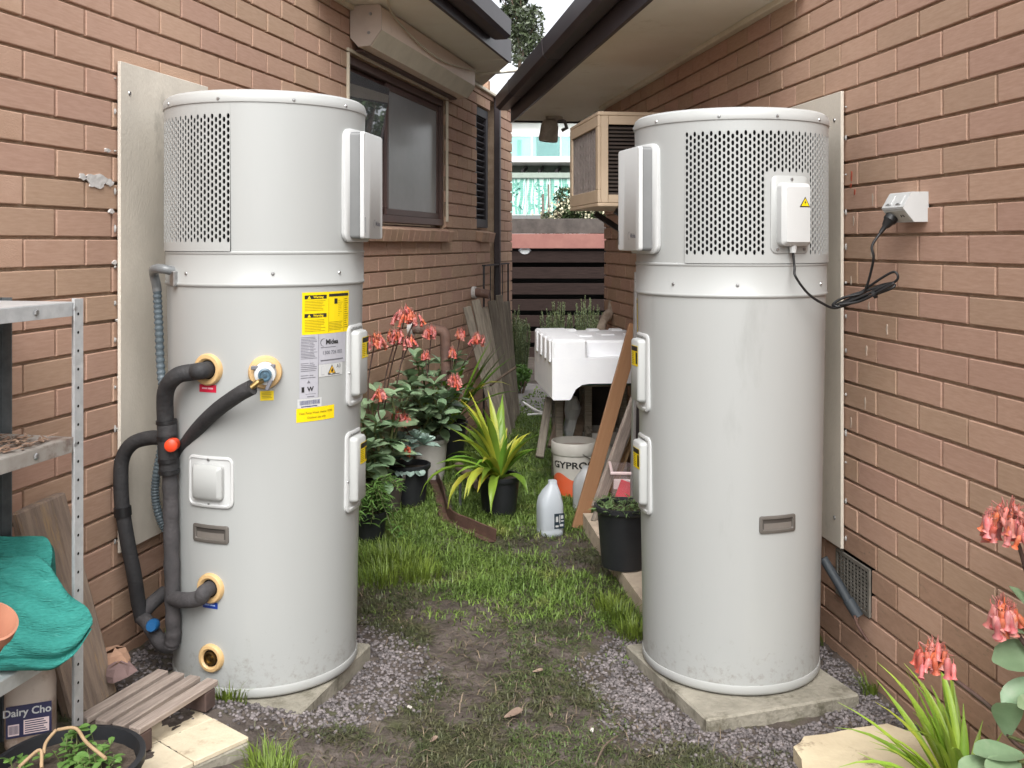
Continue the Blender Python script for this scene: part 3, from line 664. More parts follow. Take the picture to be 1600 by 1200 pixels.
    screw(67.5, 1.00, .0085); screw(67.5, .64, .0085); screw(86, .893, .0085); screw(86, .540, .0085)
    # square access cover, hand recesses
    mb = MB(); plate(mb, -19.8, .682, .168, .160, .022, [(0, -.004), (0, .005), (.003, .0072), (.008, .0072), (.011, .004)]); A = mb.build('access_cover', M_WHT, T, 45)
    mb = MB(); plate(mb, -19.8, .682, .110, .112, .014, [(0, .002), (.003, .018), (.014, .027)]); mb.build('cover_box', M_CAP, A, 40)
    screw(-19.8, .752, .004); screw(-19.8, .611, .004)
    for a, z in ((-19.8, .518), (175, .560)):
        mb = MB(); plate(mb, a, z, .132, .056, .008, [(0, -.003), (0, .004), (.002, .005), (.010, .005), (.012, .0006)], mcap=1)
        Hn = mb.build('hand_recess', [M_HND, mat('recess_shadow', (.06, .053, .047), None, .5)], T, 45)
        mb = MB(); patch(mb, a-9.3, a+9.3, z-.016, z+.004, .0018, 0); mb.build('lip_shading', mat('lip_shading', (.17, .152, .135), None, .5), Hn)  # flat paler strip paints lip shading over the dark recess floor
    # port flanges
    def flange(a, z, ro, ri, dark=True):
        nn = cp(a, 0, 1)-cp(a, 0, 0); M_ = nn.to_track_quat('Z', 'Y').to_matrix().to_4x4(); M_.translation = cp(a, z)
        F = MB().lathe([(ro, -.012), (ro, .008), (ro-.004, .013), (ri+.006, .014), (ri, .008), (ri, -.004)], 28, M_).build('port_flange', M_BEI, T, 40)
        MB().lathe([(0, .004), (ri+.001, .004)], 20, M_).build('port_hole', M_BLK, F); return M_, F
    flange(-19.5, 1.034, .050, .030); flange(13, 1.027, .052, .029); flange(-19.5, .348, .047, .028)
    M_, F = flange(-19.5, .128, .044, .026)
    mb = MB(); mb.lathe([(.022, .003), (.022, .012), (.017, .013), (.016, .006), (.009, .006), (.008, .012), (0, .013)], 20, M_); mb.build('drain_plug', M_BRASS, F, 40)
    # relief valve
    nn = cp(13, 0, 1)-cp(13, 0, 0); M_ = nn.to_track_quat('Z', 'Y').to_matrix().to_4x4(); M_.translation = cp(13, 1.027)
    V = MB().lathe([(.0, 0), (.030, 0), (.034, .014), (.034, .026), (.028, .03), (.028, .05), (.031, .054), (.031, .066), (.020, .069)], 24, M_).build('relief_valve', M_WHT, T, 40)
    MB().lathe([(.0205, .066), (.0205, .076), (.015, .0785), (.013, .074), (.006, .074), (.005, .078), (0, .078)], 20, M_).build('valve_dial', mat('valve_blue_grey', (.09, .17, .24), (.05, .09, .12), .35, 60), V, 40)
    mb = MB(); mb.box(M_ @ Vector((.012, -.03, .072)), (.012, .006, .036), Matrix.Rotation(R(25), 3, 'Y'), .002); mb.box(M_ @ Vector((-.032, .018, .03)), (.02, .012, .012), None, .002); mb.box(M_ @ Vector((.024, .022, .04)), (.014, .012, .012), None, .002)
    mb.build('valve_lever', M_INKG, V)
    # power cover on the rear grille
    mb = MB(); plate(mb, 181, 1.560, .150, .250, .022, [(0, -.004), (0, .0030), (.0015, .0042)]); B = mb.build('power_cover', M_TANK, T, 40)
    mb = MB(); plate(mb, 181, 1.560, .110, .204, .016, [(0, .003), (.002, .030), (.014, .042)]); mb.build('cover_box', M_WHT, B, 40)
    mb = MB(); nn = cp(176, 0, 1)-cp(176, 0, 0); mb.tube([cp(180, 1.462, .018), cp(180, 1.437, .018)], [.013, .010], 12); mb.build('cable_gland', M_WHT, B, 50)
    def tri(s): return [(-s*.58, -s*.5), (s*.58, -s*.5), (0, s*.5)]
    mb = MB(); shape(mb, tri(.034), 184.5, 1.600, .0428, 0); shape(mb, tri(.025), 184.5, 1.5994, .0433, 1); shape(mb, [(.001, .008), (-.004, -.001), (0, -.001), (-.002, -.009), (.004, .002), (0, .002)], 184.5, 1.5985, .0438, 0); mb.build('shock_warning_sign', [M_INK, M_YEL], B)
    screw(181, 1.674, .0045); screw(190, 1.448, .0045); screw(172, 1.448, .0045)
    # labels
    o1, o2, o3 = .0010, .0016, .0022
    mb = MB(); patch(mb, 33.2, 67.6, 1.138, 1.272, o1)
    for zt in (1.263, 1.204):
        patch(mb, 34.6, 48.8, zt-.0125, zt, o2, 1); lettering(mb, 'Warning', 43.2, zt-.0066, .0105, o3, 0, .0003); shape(mb, tri(.010), 37.4, zt-.0063, o3, 0)
    lines(mb, 34.8, 48.5, 1.212, 1.247, 7, o2, 2); lines(mb, 34.8, 48.5, 1.146, 1.186, 8, o2, 2)
    patch(mb, 50.4, 66.8, 1.256, 1.265, o2, 1); patch(mb, 54.5, 57, 1.232, 1.249, o2, 1)
    lines(mb, 50.5, 62, 1.146, 1.176, 6, o2, 2); lines(mb, 57.5, 62, 1.19, 1.245, 9, o2, 2, .8, .15); lines(mb, 63.2, 66.8, 1.15, 1.25, 14, o2, 2, .5); patch(mb, 50.2, 50.4, 1.142, 1.25, o2, 2); patch(mb, 62.5, 62.7, 1.142, 1.25, o2, 2)
    mb.build('warning_label', [M_YEL, M_INK, M_INKY], T)
    mb = MB(); patch(mb, 32, 43.6, .936, 1.1375, o1); patch(mb, 43.6, 64.5, 1.040, 1.1375, o1); patch(mb, 43.4, 43.6, .936, 1.1375, o2, 1)
    lettering(mb, 'Midea', 53.2, 1.110, .022, o2, 2, .0007); v, f = swoosh(lambda x, y: cp(47+math.degrees(x/.322), 1.110+y, o2), .0125); mb.add(v, f, 2)
    patch(mb, 45, 56, 1.0925, 1.0945, o2, 1); lettering(mb, '1300 726 002', 53.8, 1.076, .0155, o2, 1, .0002); lines(mb, 45, 63, 1.048, 1.056, 1, o2, 1, .1, .5)
    lines(mb, 32.6, 42.8, 1.06, 1.132, 15, o2, 1); lines(mb, 32.6, 42.8, 1.02, 1.05, 5, o2, 1); lines(mb, 32.6, 42.8, .998, 1.012, 2, o2, 1)
    shape(mb, tri(.010), 37.5, .989, o2, 1); patch(mb, 33.2, 34.8, .956, .973, o2, 2); lettering(mb, 'W', 38.6, .9645, .020, o2, 2, .0008); patch(mb, 35.6, 42, .949, .9500, o2, 1); patch(mb, 36.5, 41, .940, .9425, o2, 1)
    mb.build('rating_label', [M_SLV, M_INKG, M_INK], T)
    mb = MB(); patch(mb, 43.8, 62, 1.000, 1.0395, o1+.0003); shape(mb, tri(.030), 53.2, 1.0215, o2, 1); shape(mb, tri(.023), 53.2, 1.0208, o3, 2); shape(mb, [(-.004, -.006), (.004, -.006), (.0045, -.001), (.001, .007), (-.0015, .002), (-.004, 0)], 53.2, 1.019, o3+.0005, 1)
    lettering(mb, 'A3', 58.6, 1.0285, .017, o2, 1); lines(mb, 50.5, 60.5, 1.0025, 1.0065, 1, o2, 1, .1, .5); shape(mb, [(-.005, -.014), (.005, -.014), (.005, .013), (-.005, .013)], 46.6, 1.020, o2, 3); shape(mb, [(-.0042, -.013), (.0042, -.013), (.0042, .012), (-.0042, .012)], 46.6, 1.020, o3, 0)
    mb.build('refrigerant_sticker', [M_WHT, M_INK, mat('label_amber', (.75, .42, .02), None, .5), M_SLV], T)
    mb = MB(); patch(mb, 30.8, 46, .906, .9355, o1+.0003); rb = random.Random(4); a = 32.2
    while a < 44.6: d = rb.choice((.12, .2, .3)); patch(mb, a, a+d, .916, .930, o2, 1, 1); a += d+rb.choice((.12, .2, .28))
    patch(mb, 33, 43, .909, .912, o2, 1); mb.build('barcode_sticker', [M_WHT, mat('barcode_ink', (.03, .04, .16), None, .5)], T)
    mb = MB(); patch(mb, 30.2, 55.4, .862, .9055, o1); lettering(mb, 'Heat Pump Water Heater R290', 42.8, .889, .0093, o2, 1, .0002); lettering(mb, 'Outdoor use only', 42.8, .874, .0093, o2, 1, .0002); mb.build('outdoor_use_label', [M_YEL, M_INKY], T)
    mb = MB(); patch(mb, -26, -14.7, .962, .986, o1); lines(mb, -24, -16.5, .972, .977, 1, o2, 1, .05, 1); mb.build('hot_outlet_label', [M_RED, mat('pale_red', (.75, .4, .45), None, .5)], T)
    mb = MB(); patch(mb, -25.5, -15.1, .283, .303, o1); lines(mb, -24, -16.5, .291, .296, 1, o2, 1, .05, 1); mb.build('cold_inlet_label', [M_BLU, mat('pale_blue', (.3, .4, .7), None, .5)], T)
    mb = MB(); patch(mb, 10.2, 17.6, .938, .968, o1); lines(mb, 11, 17, .944, .964, 4, o2, 1); mb.build('valve_tag', [M_YEL, M_INKY], T)
    return T
HEAT = heater()
def copy_tree(o, parent=None):
    c = o.copy(); COL.objects.link(c)
    if parent: c.parent = parent
    for ch in list(o.children): copy_tree(ch, c)
    return c
H2 = copy_tree(HEAT); H2.matrix_world = rotz(AX_R, ROT_R); MW[H2.name] = rotz(AX_R, ROT_R)
H2['label'] = 'pale grey water heater with lightning sign on its cover and a black power cord'
# ---------------------------------------------------------------- insulated pipes at the left tank
def hp(a, z, off): return AX_L+cp(a, z, off)
def pipes():
    T = thing('insulated_pipework', 'black foam insulated pipes with red capped tee joined to the left tank', 'pipes', AX_L)
    r = .0265
    hot = crom([hp(-19.5, 1.034, -.01), hp(-19.5, 1.034, .04), P(304, 581, 3.085), P(277, 587, 3.09), P(260, 608, 3.12), P(258, 645, 3.15), P(262, 690, 3.16)], 8)
    MB().tube(hot, r, 16).build('hot_pipe', M_FOAM, T, 60, True)
    rel = crom([P(394, 605, 2.985), P(372, 617, 3.0), P(336, 643, 3.055), P(306, 674, 3.13), P(286, 704, 3.195), P(274, 738, 3.225), P(269, 790, 3.235)], 8)
    MB().tube(rel, .0235, 16).build('relief_pipe', M_FOAM, T, 60, True)
    MB().tube([hp(13, 1.01, .05), P(402, 598, 2.985), P(392, 606, 2.985)], .009, 10).build('copper_stub', M_BRASS, T, 60, True)
    mn = crom([P(262, 690, 3.16), P(265, 740, 3.16), P(267, 800, 3.165), P(268, 870, 3.165), P(270, 950, 3.17), P(271, 990, 3.175), P(268, 1008, 3.185)], 8)
    rr = [.024+.0012*math.sin(i*1.3)+.0006*math.sin(i*4.1) for i in range(len(mn))]
    MB().tube(mn, rr, 16).build('main_pipe', M_FOAMG, T, 60, True)
    MB().tube([P(261, 660, 3.155), P(261, 664, 3.155), P(264, 728, 3.16), P(264.5, 738, 3.16)], [.0285, .031, .031, .028], 16).build('tee_sleeve', M_FOAM, T, 50, True)
    for a, b in ((656, 662), (680, 686), (716, 722), (734, 740)): MB().tube([P(260+(a-656)*.05, a, 3.155), P(260+(b-656)*.05, b, 3.155)], .0325, 16).build('tape_band', M_PLUG, T, 50, True)
    c0 = P(269, 695, 3.128); dv = Vector((.12, -1, .05)).normalized()
    MB().tube([c0-dv*.02, c0+dv*.005, c0+dv*.02, c0+dv*.024], [.021, .021, .020, .015], 16).build('red_cap', M_ORC, T, 40, True)
    lp = crom([P(262, 686, 3.18), P(236, 684, 3.22), P(207, 693, 3.24), P(191, 718, 3.25), P(189, 760, 3.25), P(192, 800, 3.25), P(200, 850, 3.25), P(210, 900, 3.26), P(216, 940, 3.28), P(222, 968, 3.29)], 8)
    MB().tube(lp, .0235, 16).build('loop_pipe', M_FOAM, T, 60, True)
    MB().tube([P(191, 792, 3.25), P(192.5, 806, 3.25)], .0275, 16).build('tape_band', M_PLUG, T, 50, True)
    lw = crom([P(270, 992, 3.185), P(266, 1008, 3.19), P(253, 1006, 3.22), P(240, 988, 3.25), P(230, 972, 3.27), P(222, 962, 3.29), P(236, 944, 3.31), P(258, 925, 3.36)], 8)
    MB().tube(lw, .0235, 14).build('lower_bend', M_FOAMG, T, 60, True)
    MB().lathe([(0, -.02), (.016, -.02), (.02, -.012), (.02, .012), (.016, .02), (0, .02)], 14, Matrix.Translation(P(239, 977, 3.215)) @ Matrix.Rotation(R(80), 4, 'X')).build('blue_valve', M_BLUV, T, 40, True)
    cold = crom([hp(-19.5, .348, -.01), hp(-19.5, .346, .035), P(313, 934, 3.08), P(292, 938, 3.10), P(271, 935, 3.16)], 8)
    MB().tube(cold, .024, 16).build('cold_pipe', M_FOAMG, T, 60, True)
    # drain conduit
    T2 = thing('drain_hose', 'grey corrugated drain hose curling down beside the black pipes', 'hose', AX_L)
    MB().tube(crom([hp(-48, 1.335, -.01), hp(-50, 1.345, .03), hp(-57, 1.345, .045), hp(-65, 1.33, .04), hp(-67, 1.29, .032), hp(-67, 1.27, .03)], 6), .015, 14).build('elbow', mat('elbow_grey', (.17, .18, .185), None, .3, 6), T2, 60, True)
    MB().box(hp(-46, 1.315, .006), (.03, .02, .05), Matrix.Rotation(R(-46), 3, 'Z'), .003).build('bracket', M_STEEL, T2, None, True)
    hz = crom([hp(-67, 1.275, .03), hp(-69, 1.15, .026), hp(-70, 1.0, .022), hp(-66, .88, .01), P(252, 700, 3.40), P(244, 745, 3.41), P(243, 780, 3.41), P(252, 815, 3.41), P(266, 838, 3.42)], 28)
    MB().tube(hz, [.0135+.0016*math.sin(i*1.6) for i in range(len(hz))], 12).build('hose', M_CONDUIT, T2, 60, True)
pipes()
# lower conduit behind the right tank
M_CONDD = mat('conduit_dark', (.045, .054, .062), (.035, .042, .05), .5, 10)
T = thing('grey_conduit', 'dark grey plastic conduit slanting out from behind the right tank near the air vent', 'conduit')
MB().tube([P(1286, 872, 3.50), P(1312, 915, 3.47), P(1326, 940, 3.45)], .016, 12).build('pipe', M_CONDD, T, 60)
MB().tube([P(1325, 937, 3.45), P(1341, 963, 3.43)], .0195, 12).build('socket', M_CONDD, T, 60)
tag(MB().tube(crom([P(1335, 962, 3.41), P(1342, 980, 3.40), P(1357, 1003, 3.38)], 5), .0055, 8).build('rusty_rod', M_RUST, smooth=60), 'thin rusty rod poking out of the grey conduit beside the brick wall', 'rod')
# ---------------------------------------------------------------- power point and cord
def outlet():
    T = thing('power_outlet', 'white double power point box mounted on the right brick wall', 'power outlet', MR)
    u0, u1 = uR(1430)-.098, uR(1430)+.028; zb = 1.566; u0, u1 = -3.215, -3.085
    prof = [(-.002, 0), (.046, 0), (.080, .040), (.082, .046), (.056, .090), (.052, .093), (-.002, .093)]
    MB().prism(prof, u0, u1, lambda x, y, h: (h, -x, zb+y)).build('housing', M_WHT, T)
    for a in (u0+.034, u0+.092):
        mb = MB(); t = Matrix.Rotation(R(-30.5), 3, 'X'); mb.box((a, -.0700, zb+.068), (.034, .004, .034), t, .0015); mb.build('switch', M_WHT, T)
        mb = MB(); mb.box((a, -.0785, zb+.0565), (.014, .0025, .004), t); mb.build('switch_mark', M_GRYP, T)
    mb = MB(); sq = MB(); t = Matrix.Rotation(R(40), 3, 'X'); mb.box(((u0+u1)/2, -.0628, zb+.0197), (u1-u0-.012, .003, .042), t, .001); mb.build('socket_plate', mat('socket_grey', (.50, .49, .44), None, .5), T)
    for dx, rz_ in ((-.007, .5), (.007, -.5)):
        mb = MB(); mb.box((u0+.095+dx, -.0648, zb+.0185), (.0022, .002, .009), t @ Matrix.Rotation(rz_, 3, 'Y')); mb.build('socket_slot', M_BLK, T)
    pc = MR @ Vector((u0+.036, -.067, zb+.016)); nn = (MR.to_3x3() @ Vector((0, -.62, -.78))).normalized()
    C = thing('appliance_lead', 'black power cord looped in a bundle and plugged into the white power point', 'cord', pc)
    MB().tube([pc-nn*.002, pc+nn*.014, pc+nn*.018, pc+nn*.035, pc+nn*.04, pc+nn*.062], [.021, .021, .017, .012, .008, .006], 14).build('plug', M_PLUG, C, 40, True)
    rc = .0042
    def c(a): return [P(*q) for q in a]
    st = AX_R+Matrix.Rotation(ROT_R, 3, 'Z') @ cp(180, 1.440, .018)
    run = [st, st+Vector((.004, -.004, -.05)), P(1243, 432, 3.16), P(1262, 458, 3.18), P(1285, 474, 3.2), P(1308, 481, 3.22)]
    run += c([(1340, 462, 3.20), (1375, 446, 3.17), (1397, 441, 3.13), (1403, 432, 3.12), (1396, 425, 3.13), (1375, 436, 3.16), (1340, 460, 3.21), (1310, 475, 3.23), (1301, 477, 3.23), (1312, 468, 3.22),
              (1350, 455, 3.19), (1385, 446, 3.15), (1398, 445, 3.13), (1390, 452, 3.13), (1350, 466, 3.17), (1315, 479, 3.21), (1303, 475, 3.22), (1318, 465, 3.21), (1345, 459, 3.19)])
    run += c([(1353, 450, 3.18), (1360, 428, 3.16), (1365, 402, 3.13)])+[pc+nn*.10+Vector((-.004, 0, -.012)), pc+nn*.056]
    MB().tube(crom(run, 7), rc, 8).build('lead', M_PLUG, C, 60, True)
    hk = c([(1312, 476, 3.20), (1345, 470, 3.17), (1380, 452, 3.12), (1396, 443, 3.10), (1385, 446, 3.12), (1345, 464, 3.17), (1318, 474, 3.20)])
    MB().tube(crom(hk, 6), rc*1.1, 8).build('lead', M_PLUG, C, 60, True)
    MB().tube([P(1364, 461, 3.15), P(1369, 459, 3.145)], .013, 10).build('cable_tie', M_PLUG, C, 60, True)
outlet()
# ---------------------------------------------------------------- metal shelving on the left
def shelf():
    # local: x along the wall away from the camera, -y out from the wall
    u1 = 2.775; T = thing('metal_shelving', 'galvanised bolted metal shelving unit at the left edge beside the brick wall', 'shelving', ML); ln = 1.0
    yf, yb = -.305, -.055
    def post(y, sx, m, name='post'):
        mb = MB(); z0, z1 = .135, 1.352; mb.box((u1, y, (z0+z1)/2), (.036, .003, z1-z0)); mb.box((u1+.0165, y-sx*.0165, (z0+z1)/2), (.003, .030, z1-z0))
        k = 0
        while z0+.05+k*.049 < z1: mb.lathe([(0, .0008), (.0042, .0008)], 8, Matrix.Translation((u1-.004, y-.0015, z0+.05+k*.049)) @ Matrix.Rotation(R(90), 4, 'X'), 1); k += 1
        return mb.build(name, [m, M_BLK], T)
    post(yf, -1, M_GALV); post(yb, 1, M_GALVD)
    for i, z in enumerate((1.345, .985, .455)):
        mb = MB(); mb.box((u1-ln/2-.004, (yf+yb)/2, z-.002), (ln, yb-yf-.012, .003)); mb.box((u1-ln/2-.004, yf+.006, z-.020), (ln, .003, .036), None, .0005); mb.box((u1-.004, (yf+yb)/2, z-.02), (.003, yb-yf-.014, .036)); mb.box((u1-ln/2, yb-.006, z-.02), (ln, .003, .036))
        m = M_GALV if i != 1 else mat('rusty_shelf', (.42, .40, .37), (.32, .29, .26), .55, 12, metal=.3, c3=(.13, .07, .05), s3=5, t3=.5)
        S = mb.build('shelf_plate', m, T)
        bo = MB().lathe([(0, .004), (.007, .004), (.009, 0)], 6, Matrix.Rotation(R(90), 4, 'X')).mesh('bolt', M_STEEL)
        for x in (u1-.012, u1-.16): put('bolt', bo, S, Matrix.Translation((x, yf+.0025, z-.019)))
shelf()
def shelf_litter():
    V = []; F = []; rs = random.Random(9)
    for i in range(420):
        u = 2.775-.02-abs(rs.gauss(0, .22)); y = rs.uniform(-.28, -.07)
        if u > 2.70 or u < 1.9: continue
        p = ML @ Vector((u, y, .987+rs.random()*.012)); a = rs.uniform(0, 6.28); L, w_ = rs.uniform(.012, .04), rs.uniform(.002, .006); d = Vector((math.cos(a)*L, math.sin(a)*L, rs.uniform(0, .008))); q = Vector((-math.sin(a)*w_, math.cos(a)*w_, .001)); k = len(V)
        V += [p-q, p+q, p+d+q*.5, p+d-q*.5]; F.append((k, k+1, k+2, k+3))
    o = put('dry_leaf_litter', arr_mesh('dry_leaf_litter', np.array([tuple(v) for v in V]), np.array(F), mat('shelf_litter', (.16, .09, .06), (.30, .21, .15), .9, 20, isl=.4), 4)); tag(o, 'dry brown leaf litter lying on the middle metal shelf', 'leaf litter', kind='stuff')
shelf_litter()
def cloth():
    """folded pile of knitted shade cloth on the lowest shelf"""
    c = Vector((-1.315, 2.50, .462)); T = thing('shade_cloth', 'folded teal green shade cloth piled on the lowest metal shelf', 'cloth', c)
    rows = [(868, 80, 2.60), (872, 88, 2.565), (890, 96, 2.53), (925, 108, 2.49), (958, 124, 2.455), (992, 127, 2.42), (1020, 124, 2.395), (1030, 119, 2.40), (1036, 121, 2.385), (1046, 116, 2.39), (1050, 108, 2.44)]
    pr = crom([Vector((py, px, Y)) for py, px, Y in rows], 7); base = []
    for q in pr: base.append((P(q[1], q[0], q[2]).x, q[2], EYE-(q[0]-HOR)/FPX*q[2]))
    base += [(-1.17, 2.52, .463), (-1.19, 2.62, .462), (-1.20, 2.655, .50), (-1.20, 2.665, .60), (-1.20, 2.655, .70), (-1.20, 2.635, .722)]
    n, k = 60, len(base); mb = MB(); v = []; cy, cz = 2.53, .585
    for i in range(n+1):
        s = i/n; t = max(0, (s-.88)/.12); e = 1-(1-math.sqrt(max(0, 1-t*t)))*.55
        for j, (x, y, z) in enumerate(base):
            X = -1.62+(x+1.62)*s; w_ = .010*noise.noise(Vector((X*9, z*7, y*7)))+.005*noise.noise(Vector((X*26, z*18, 3)))+.0035*math.sin(z*150+X*25+5*noise.noise(Vector((X*5, z*5, 1))))*(j < len(pr))
            if s > .97: w_ *= .3
            v.append((X, cy+(y-cy)*e-w_, max(.4625, cz+(z-cz)*e+w_*.6)))
    mb.add(v, [(i*k+j, i*k+(j+1) % k, (i+1)*k+(j+1) % k, (i+1)*k+j) for i in range(n) for j in range(k)]+[tuple(range(k))[::-1], tuple(n*k+j for j in range(k))])
    inv_ = MW[T.name].inverted(); mb.v = [tuple(inv_ @ Vector(p)) for p in mb.v]
    mb.build('cloth', M_CLOTH, T, 60)
cloth()
def terracotta():
    c = P(-20, 985, 2.18); T = thing('terracotta_pot', 'terracotta pot lying tilted in front of the teal cloth at the left edge', 'plant pot', Matrix.Translation(c) @ Matrix.Rotation(R(28), 4, 'Y') @ Matrix.Rotation(R(18), 4, 'X'))
    MB().lathe([(0, -.10), (.035, -.10), (.050, .0), (.056, .002), (.057, .028), (.052, .03), (.046, .0), (.033, -.085), (0, -.085)], 28).build('pot', M_TERRA, T, 40)
terracotta()
def ledge():
    T = thing('grey_paver', 'grey paver slab under the metal shelving at the bottom left corner', 'paver', rotz((-1.19, 2.46, 0), R(-12)))
    MB().box((0, 0, .07), (.46, .62, .085), None, .006).build('slab', mat('grey_paver', (.25, .25, .24), (.17, .17, .165), .85, 7, .3, 60), T)
ledge()
def jug(name, label, M_, body, lab, s=1., text=None, word=None):
    T = thing(name, label, 'jug', M_); q = []
    def sec(w_, d, z, r=.03, ox=0): return [(math.copysign(abs(math.cos(t))**.6, math.cos(t))*w_/2+ox, math.copysign(abs(math.sin(t))**.6, math.sin(t))*d/2, z) for t in [2*math.pi*i/28 for i in range(28)]]
    secs = [sec(.0, .0, .004), sec(.105, .105, .0), sec(.118, .118, .010), sec(.120, .120, .03), sec(.117, .117, .034), sec(.12, .12, .04), sec(.12, .12, .14), sec(.118, .118, .155), sec(.105, .108, .185), sec(.080, .086, .215, ox=.006), sec(.05, .055, .24, ox=.012), sec(.040, .040, .250, ox=.014), sec(.038, .038, .266, ox=.014), sec(0, 0, .266, ox=.014)]
    mb = MB(); v = [tuple(x*s for x in p) for q in secs for p in q]; k = 28
    mb.add(v, [(i*k+j, i*k+(j+1) % k, (i+1)*k+(j+1) % k, (i+1)*k+j) for i in range(len(secs)-1) for j in range(k)]); mb.build('bottle', body, T, 50)
    hd = [(-.058, 0, .10), (-.075, 0, .125), (-.072, 0, .17), (-.05, 0, .205), (-.02, 0, .225)]
    MB().tube(crom([Vector((0, -p[0], p[2]))*s for p in hd], 5), .0105*s, 10).build('handle', body, T, 60)
    mb = MB(); z0, z1, x0, x1, y = .045*s, .125*s, -.052*s, .052*s, -.0612*s
    if text == 'dark':
        mb.quad((x0, y, z0), (x1, y, z0), (x1, y, z1), (x0, y, z1), 0)
        v, f = text_geo(word, .026*s, .0006); mb.add([(a-.004*s, y-.0006, b+.107*s) for a, b, _ in v], f, 1)
        mb.quad((x0+.005, y-.0006, z0+.006), (x0+.030*s, y-.0006, z0+.006), (x0+.030*s, y-.0006, z0+.034*s), (x0+.005, y-.0006, z0+.034*s), 2)
        mb.quad((-.012*s, y-.0006, z0+.006), (x1-.006, y-.0006, z0+.006), (x1-.006, y-.0006, z0+.042*s), (-.012*s, y-.0006, z0+.042*s), 2)
        for r_ in range(7): mb.quad((-.009*s, y-.001, z0+(.009+r_*.0055)*s), (x1-.010-.004*(r_ % 3), y-.001, z0+(.009+r_*.0055)*s), (x1-.010-.004*(r_ % 3), y-.001, z0+(.0115+r_*.0055)*s), (-.009*s, y-.001, z0+(.0115+r_*.0055)*s), 0)
        for r_ in range(8): mb.quad((x0+(.007+r_*.0028)*s, y-.001, z0+.010), (x0+(.0085+r_*.0028)*s, y-.001, z0+.010), (x0+(.0085+r_*.0028)*s, y-.001, z0+.031*s), (x0+(.007+r_*.0028)*s, y-.001, z0+.031*s), 0)
        mb.build('label', [M_NAVY, M_WHT, M_PALEP], T)
    elif text == 'small':
        x0, z0, z1 = .0*s, .045*s, .118*s; tl = mat('label_teal_black', (.02, .035, .05), None, .5)
        mb.quad((x0, y, z0), (x1, y, z0), (x1, y, z1), (x0, y, z1), 0)
        for (a, b, c, d) in ((.008, .020, .078, .104), (.026, .030, .07, .112), (.034, .048, .078, .084), (.006, .022, .053, .062), (.028, .046, .056, .066), (.034, .046, .092, .108)): mb.quad((a*s, y-.0008, b and c*s), (b*s, y-.0008, c*s), (b*s, y-.0008, d*s), (a*s, y-.0008, d*s), 1)
        mb.build('label', [tl, M_WHT], T)
jug('milk_jug', 'dirty translucent milk jug with navy label under the teal shade cloth', rotz(P(48, 1160, 2.60).to_tuple(), R(22)), M_JUGD, 1, 1.02, 'dark', 'Dairy Cho')
def leaning_timber():
    T = thing('timber_board', 'short rough brown timber board leaning behind the metal shelf post', 'board', ML)
    a = ML.inverted() @ P(142, 1105, 2.93); b = ML.inverted() @ P(58, 785, 2.90)
    MB().barobj('plank', a, b, .165, .045, mat('rough_timber', (.33, .25, .19), (.20, .15, .12), .9, 4, .5, 40, st=(1.2, 14, 14), c3=(.42, .28, .14), s3=2.5, t3=.56), T, (-.25, -1, 0), .006)
leaning_timber()
def pallet():
    T = thing('wooden_pallet', 'small weathered wooden slat pallet on the ground left of the tank', 'pallet', rotz((-1.025, 2.806, .142), R(68)))
    L, W = .32, .215; me = MB().box((0, 0, 0), (L, .040, .018), None, .003).mesh('slat', M_WOOD)
    for i in range(4): put('slat', me, T, Matrix.Translation((random.uniform(-.006, .006), -W/2+.020+i*(W-.04)/3, .066)) @ Matrix.Rotation(random.uniform(-.03, .03), 4, 'Z'))
    me = MB().box((0, 0, 0), (.045, W, .056), None, .003).mesh('bearer', mat('old_bearer', (.10, .06, .05), (.06, .04, .035), .85, 9, .3, 40))
    for x in (-L/2+.03, L/2-.03): put('bearer', me, T, Matrix.Translation((x, 0, .0285)))
pallet()
def tiles():
    T = thing('tiled_slab', 'cream tiled slab with muddy joints in front of the wooden pallet', 'paver', rotz((-.965, 2.715, .100), R(50)))
    MB().box((0, 0, .0), (.345, .345, .05), None, .005).build('slab', M_CONC, T)
    me = MB().box((0, 0, 0), (.168, .168, .014), None, .002).mesh('tile', M_TILE)
    for x in (-.0855, .0855):
        for y in (-.0855, .0855): put('tile', me, T, Matrix.Translation((x, y, .031+random.uniform(-.001, .001))))
tiles()
for i, (px, py, Y, s, c, lb) in enumerate(((180, 1030, 3.02, .05, (.50, .30, .20), 'peach coloured broken rubble chunk at the foot of the left wall'), (186, 1050, 2.98, .045, (.24, .16, .15), 'dull pink rubble lump beside the pallet at the wall'))):
    mb = MB(); v = []
    rnd = random.Random(i); pr = [(0, -.4), (.8, -.35), (1, 0), (.75, .45), (0, .6)]; mb.lathe([(r*s, z*s) for r, z in pr], 7); mb.v = [(x*(1+.3*rnd.uniform(-1, 1)), y*(1+.3*rnd.uniform(-1, 1)), z*(1+.3*rnd.uniform(-1, 1))) for x, y, z in mb.v]
    o = mb.build('rubble', mat('rubble_%s' % ('peach', 'pink')[i], c, None, .9, 9, .4, 40)); o.location = P(px, py, Y); tag(o, lb, 'rubble')
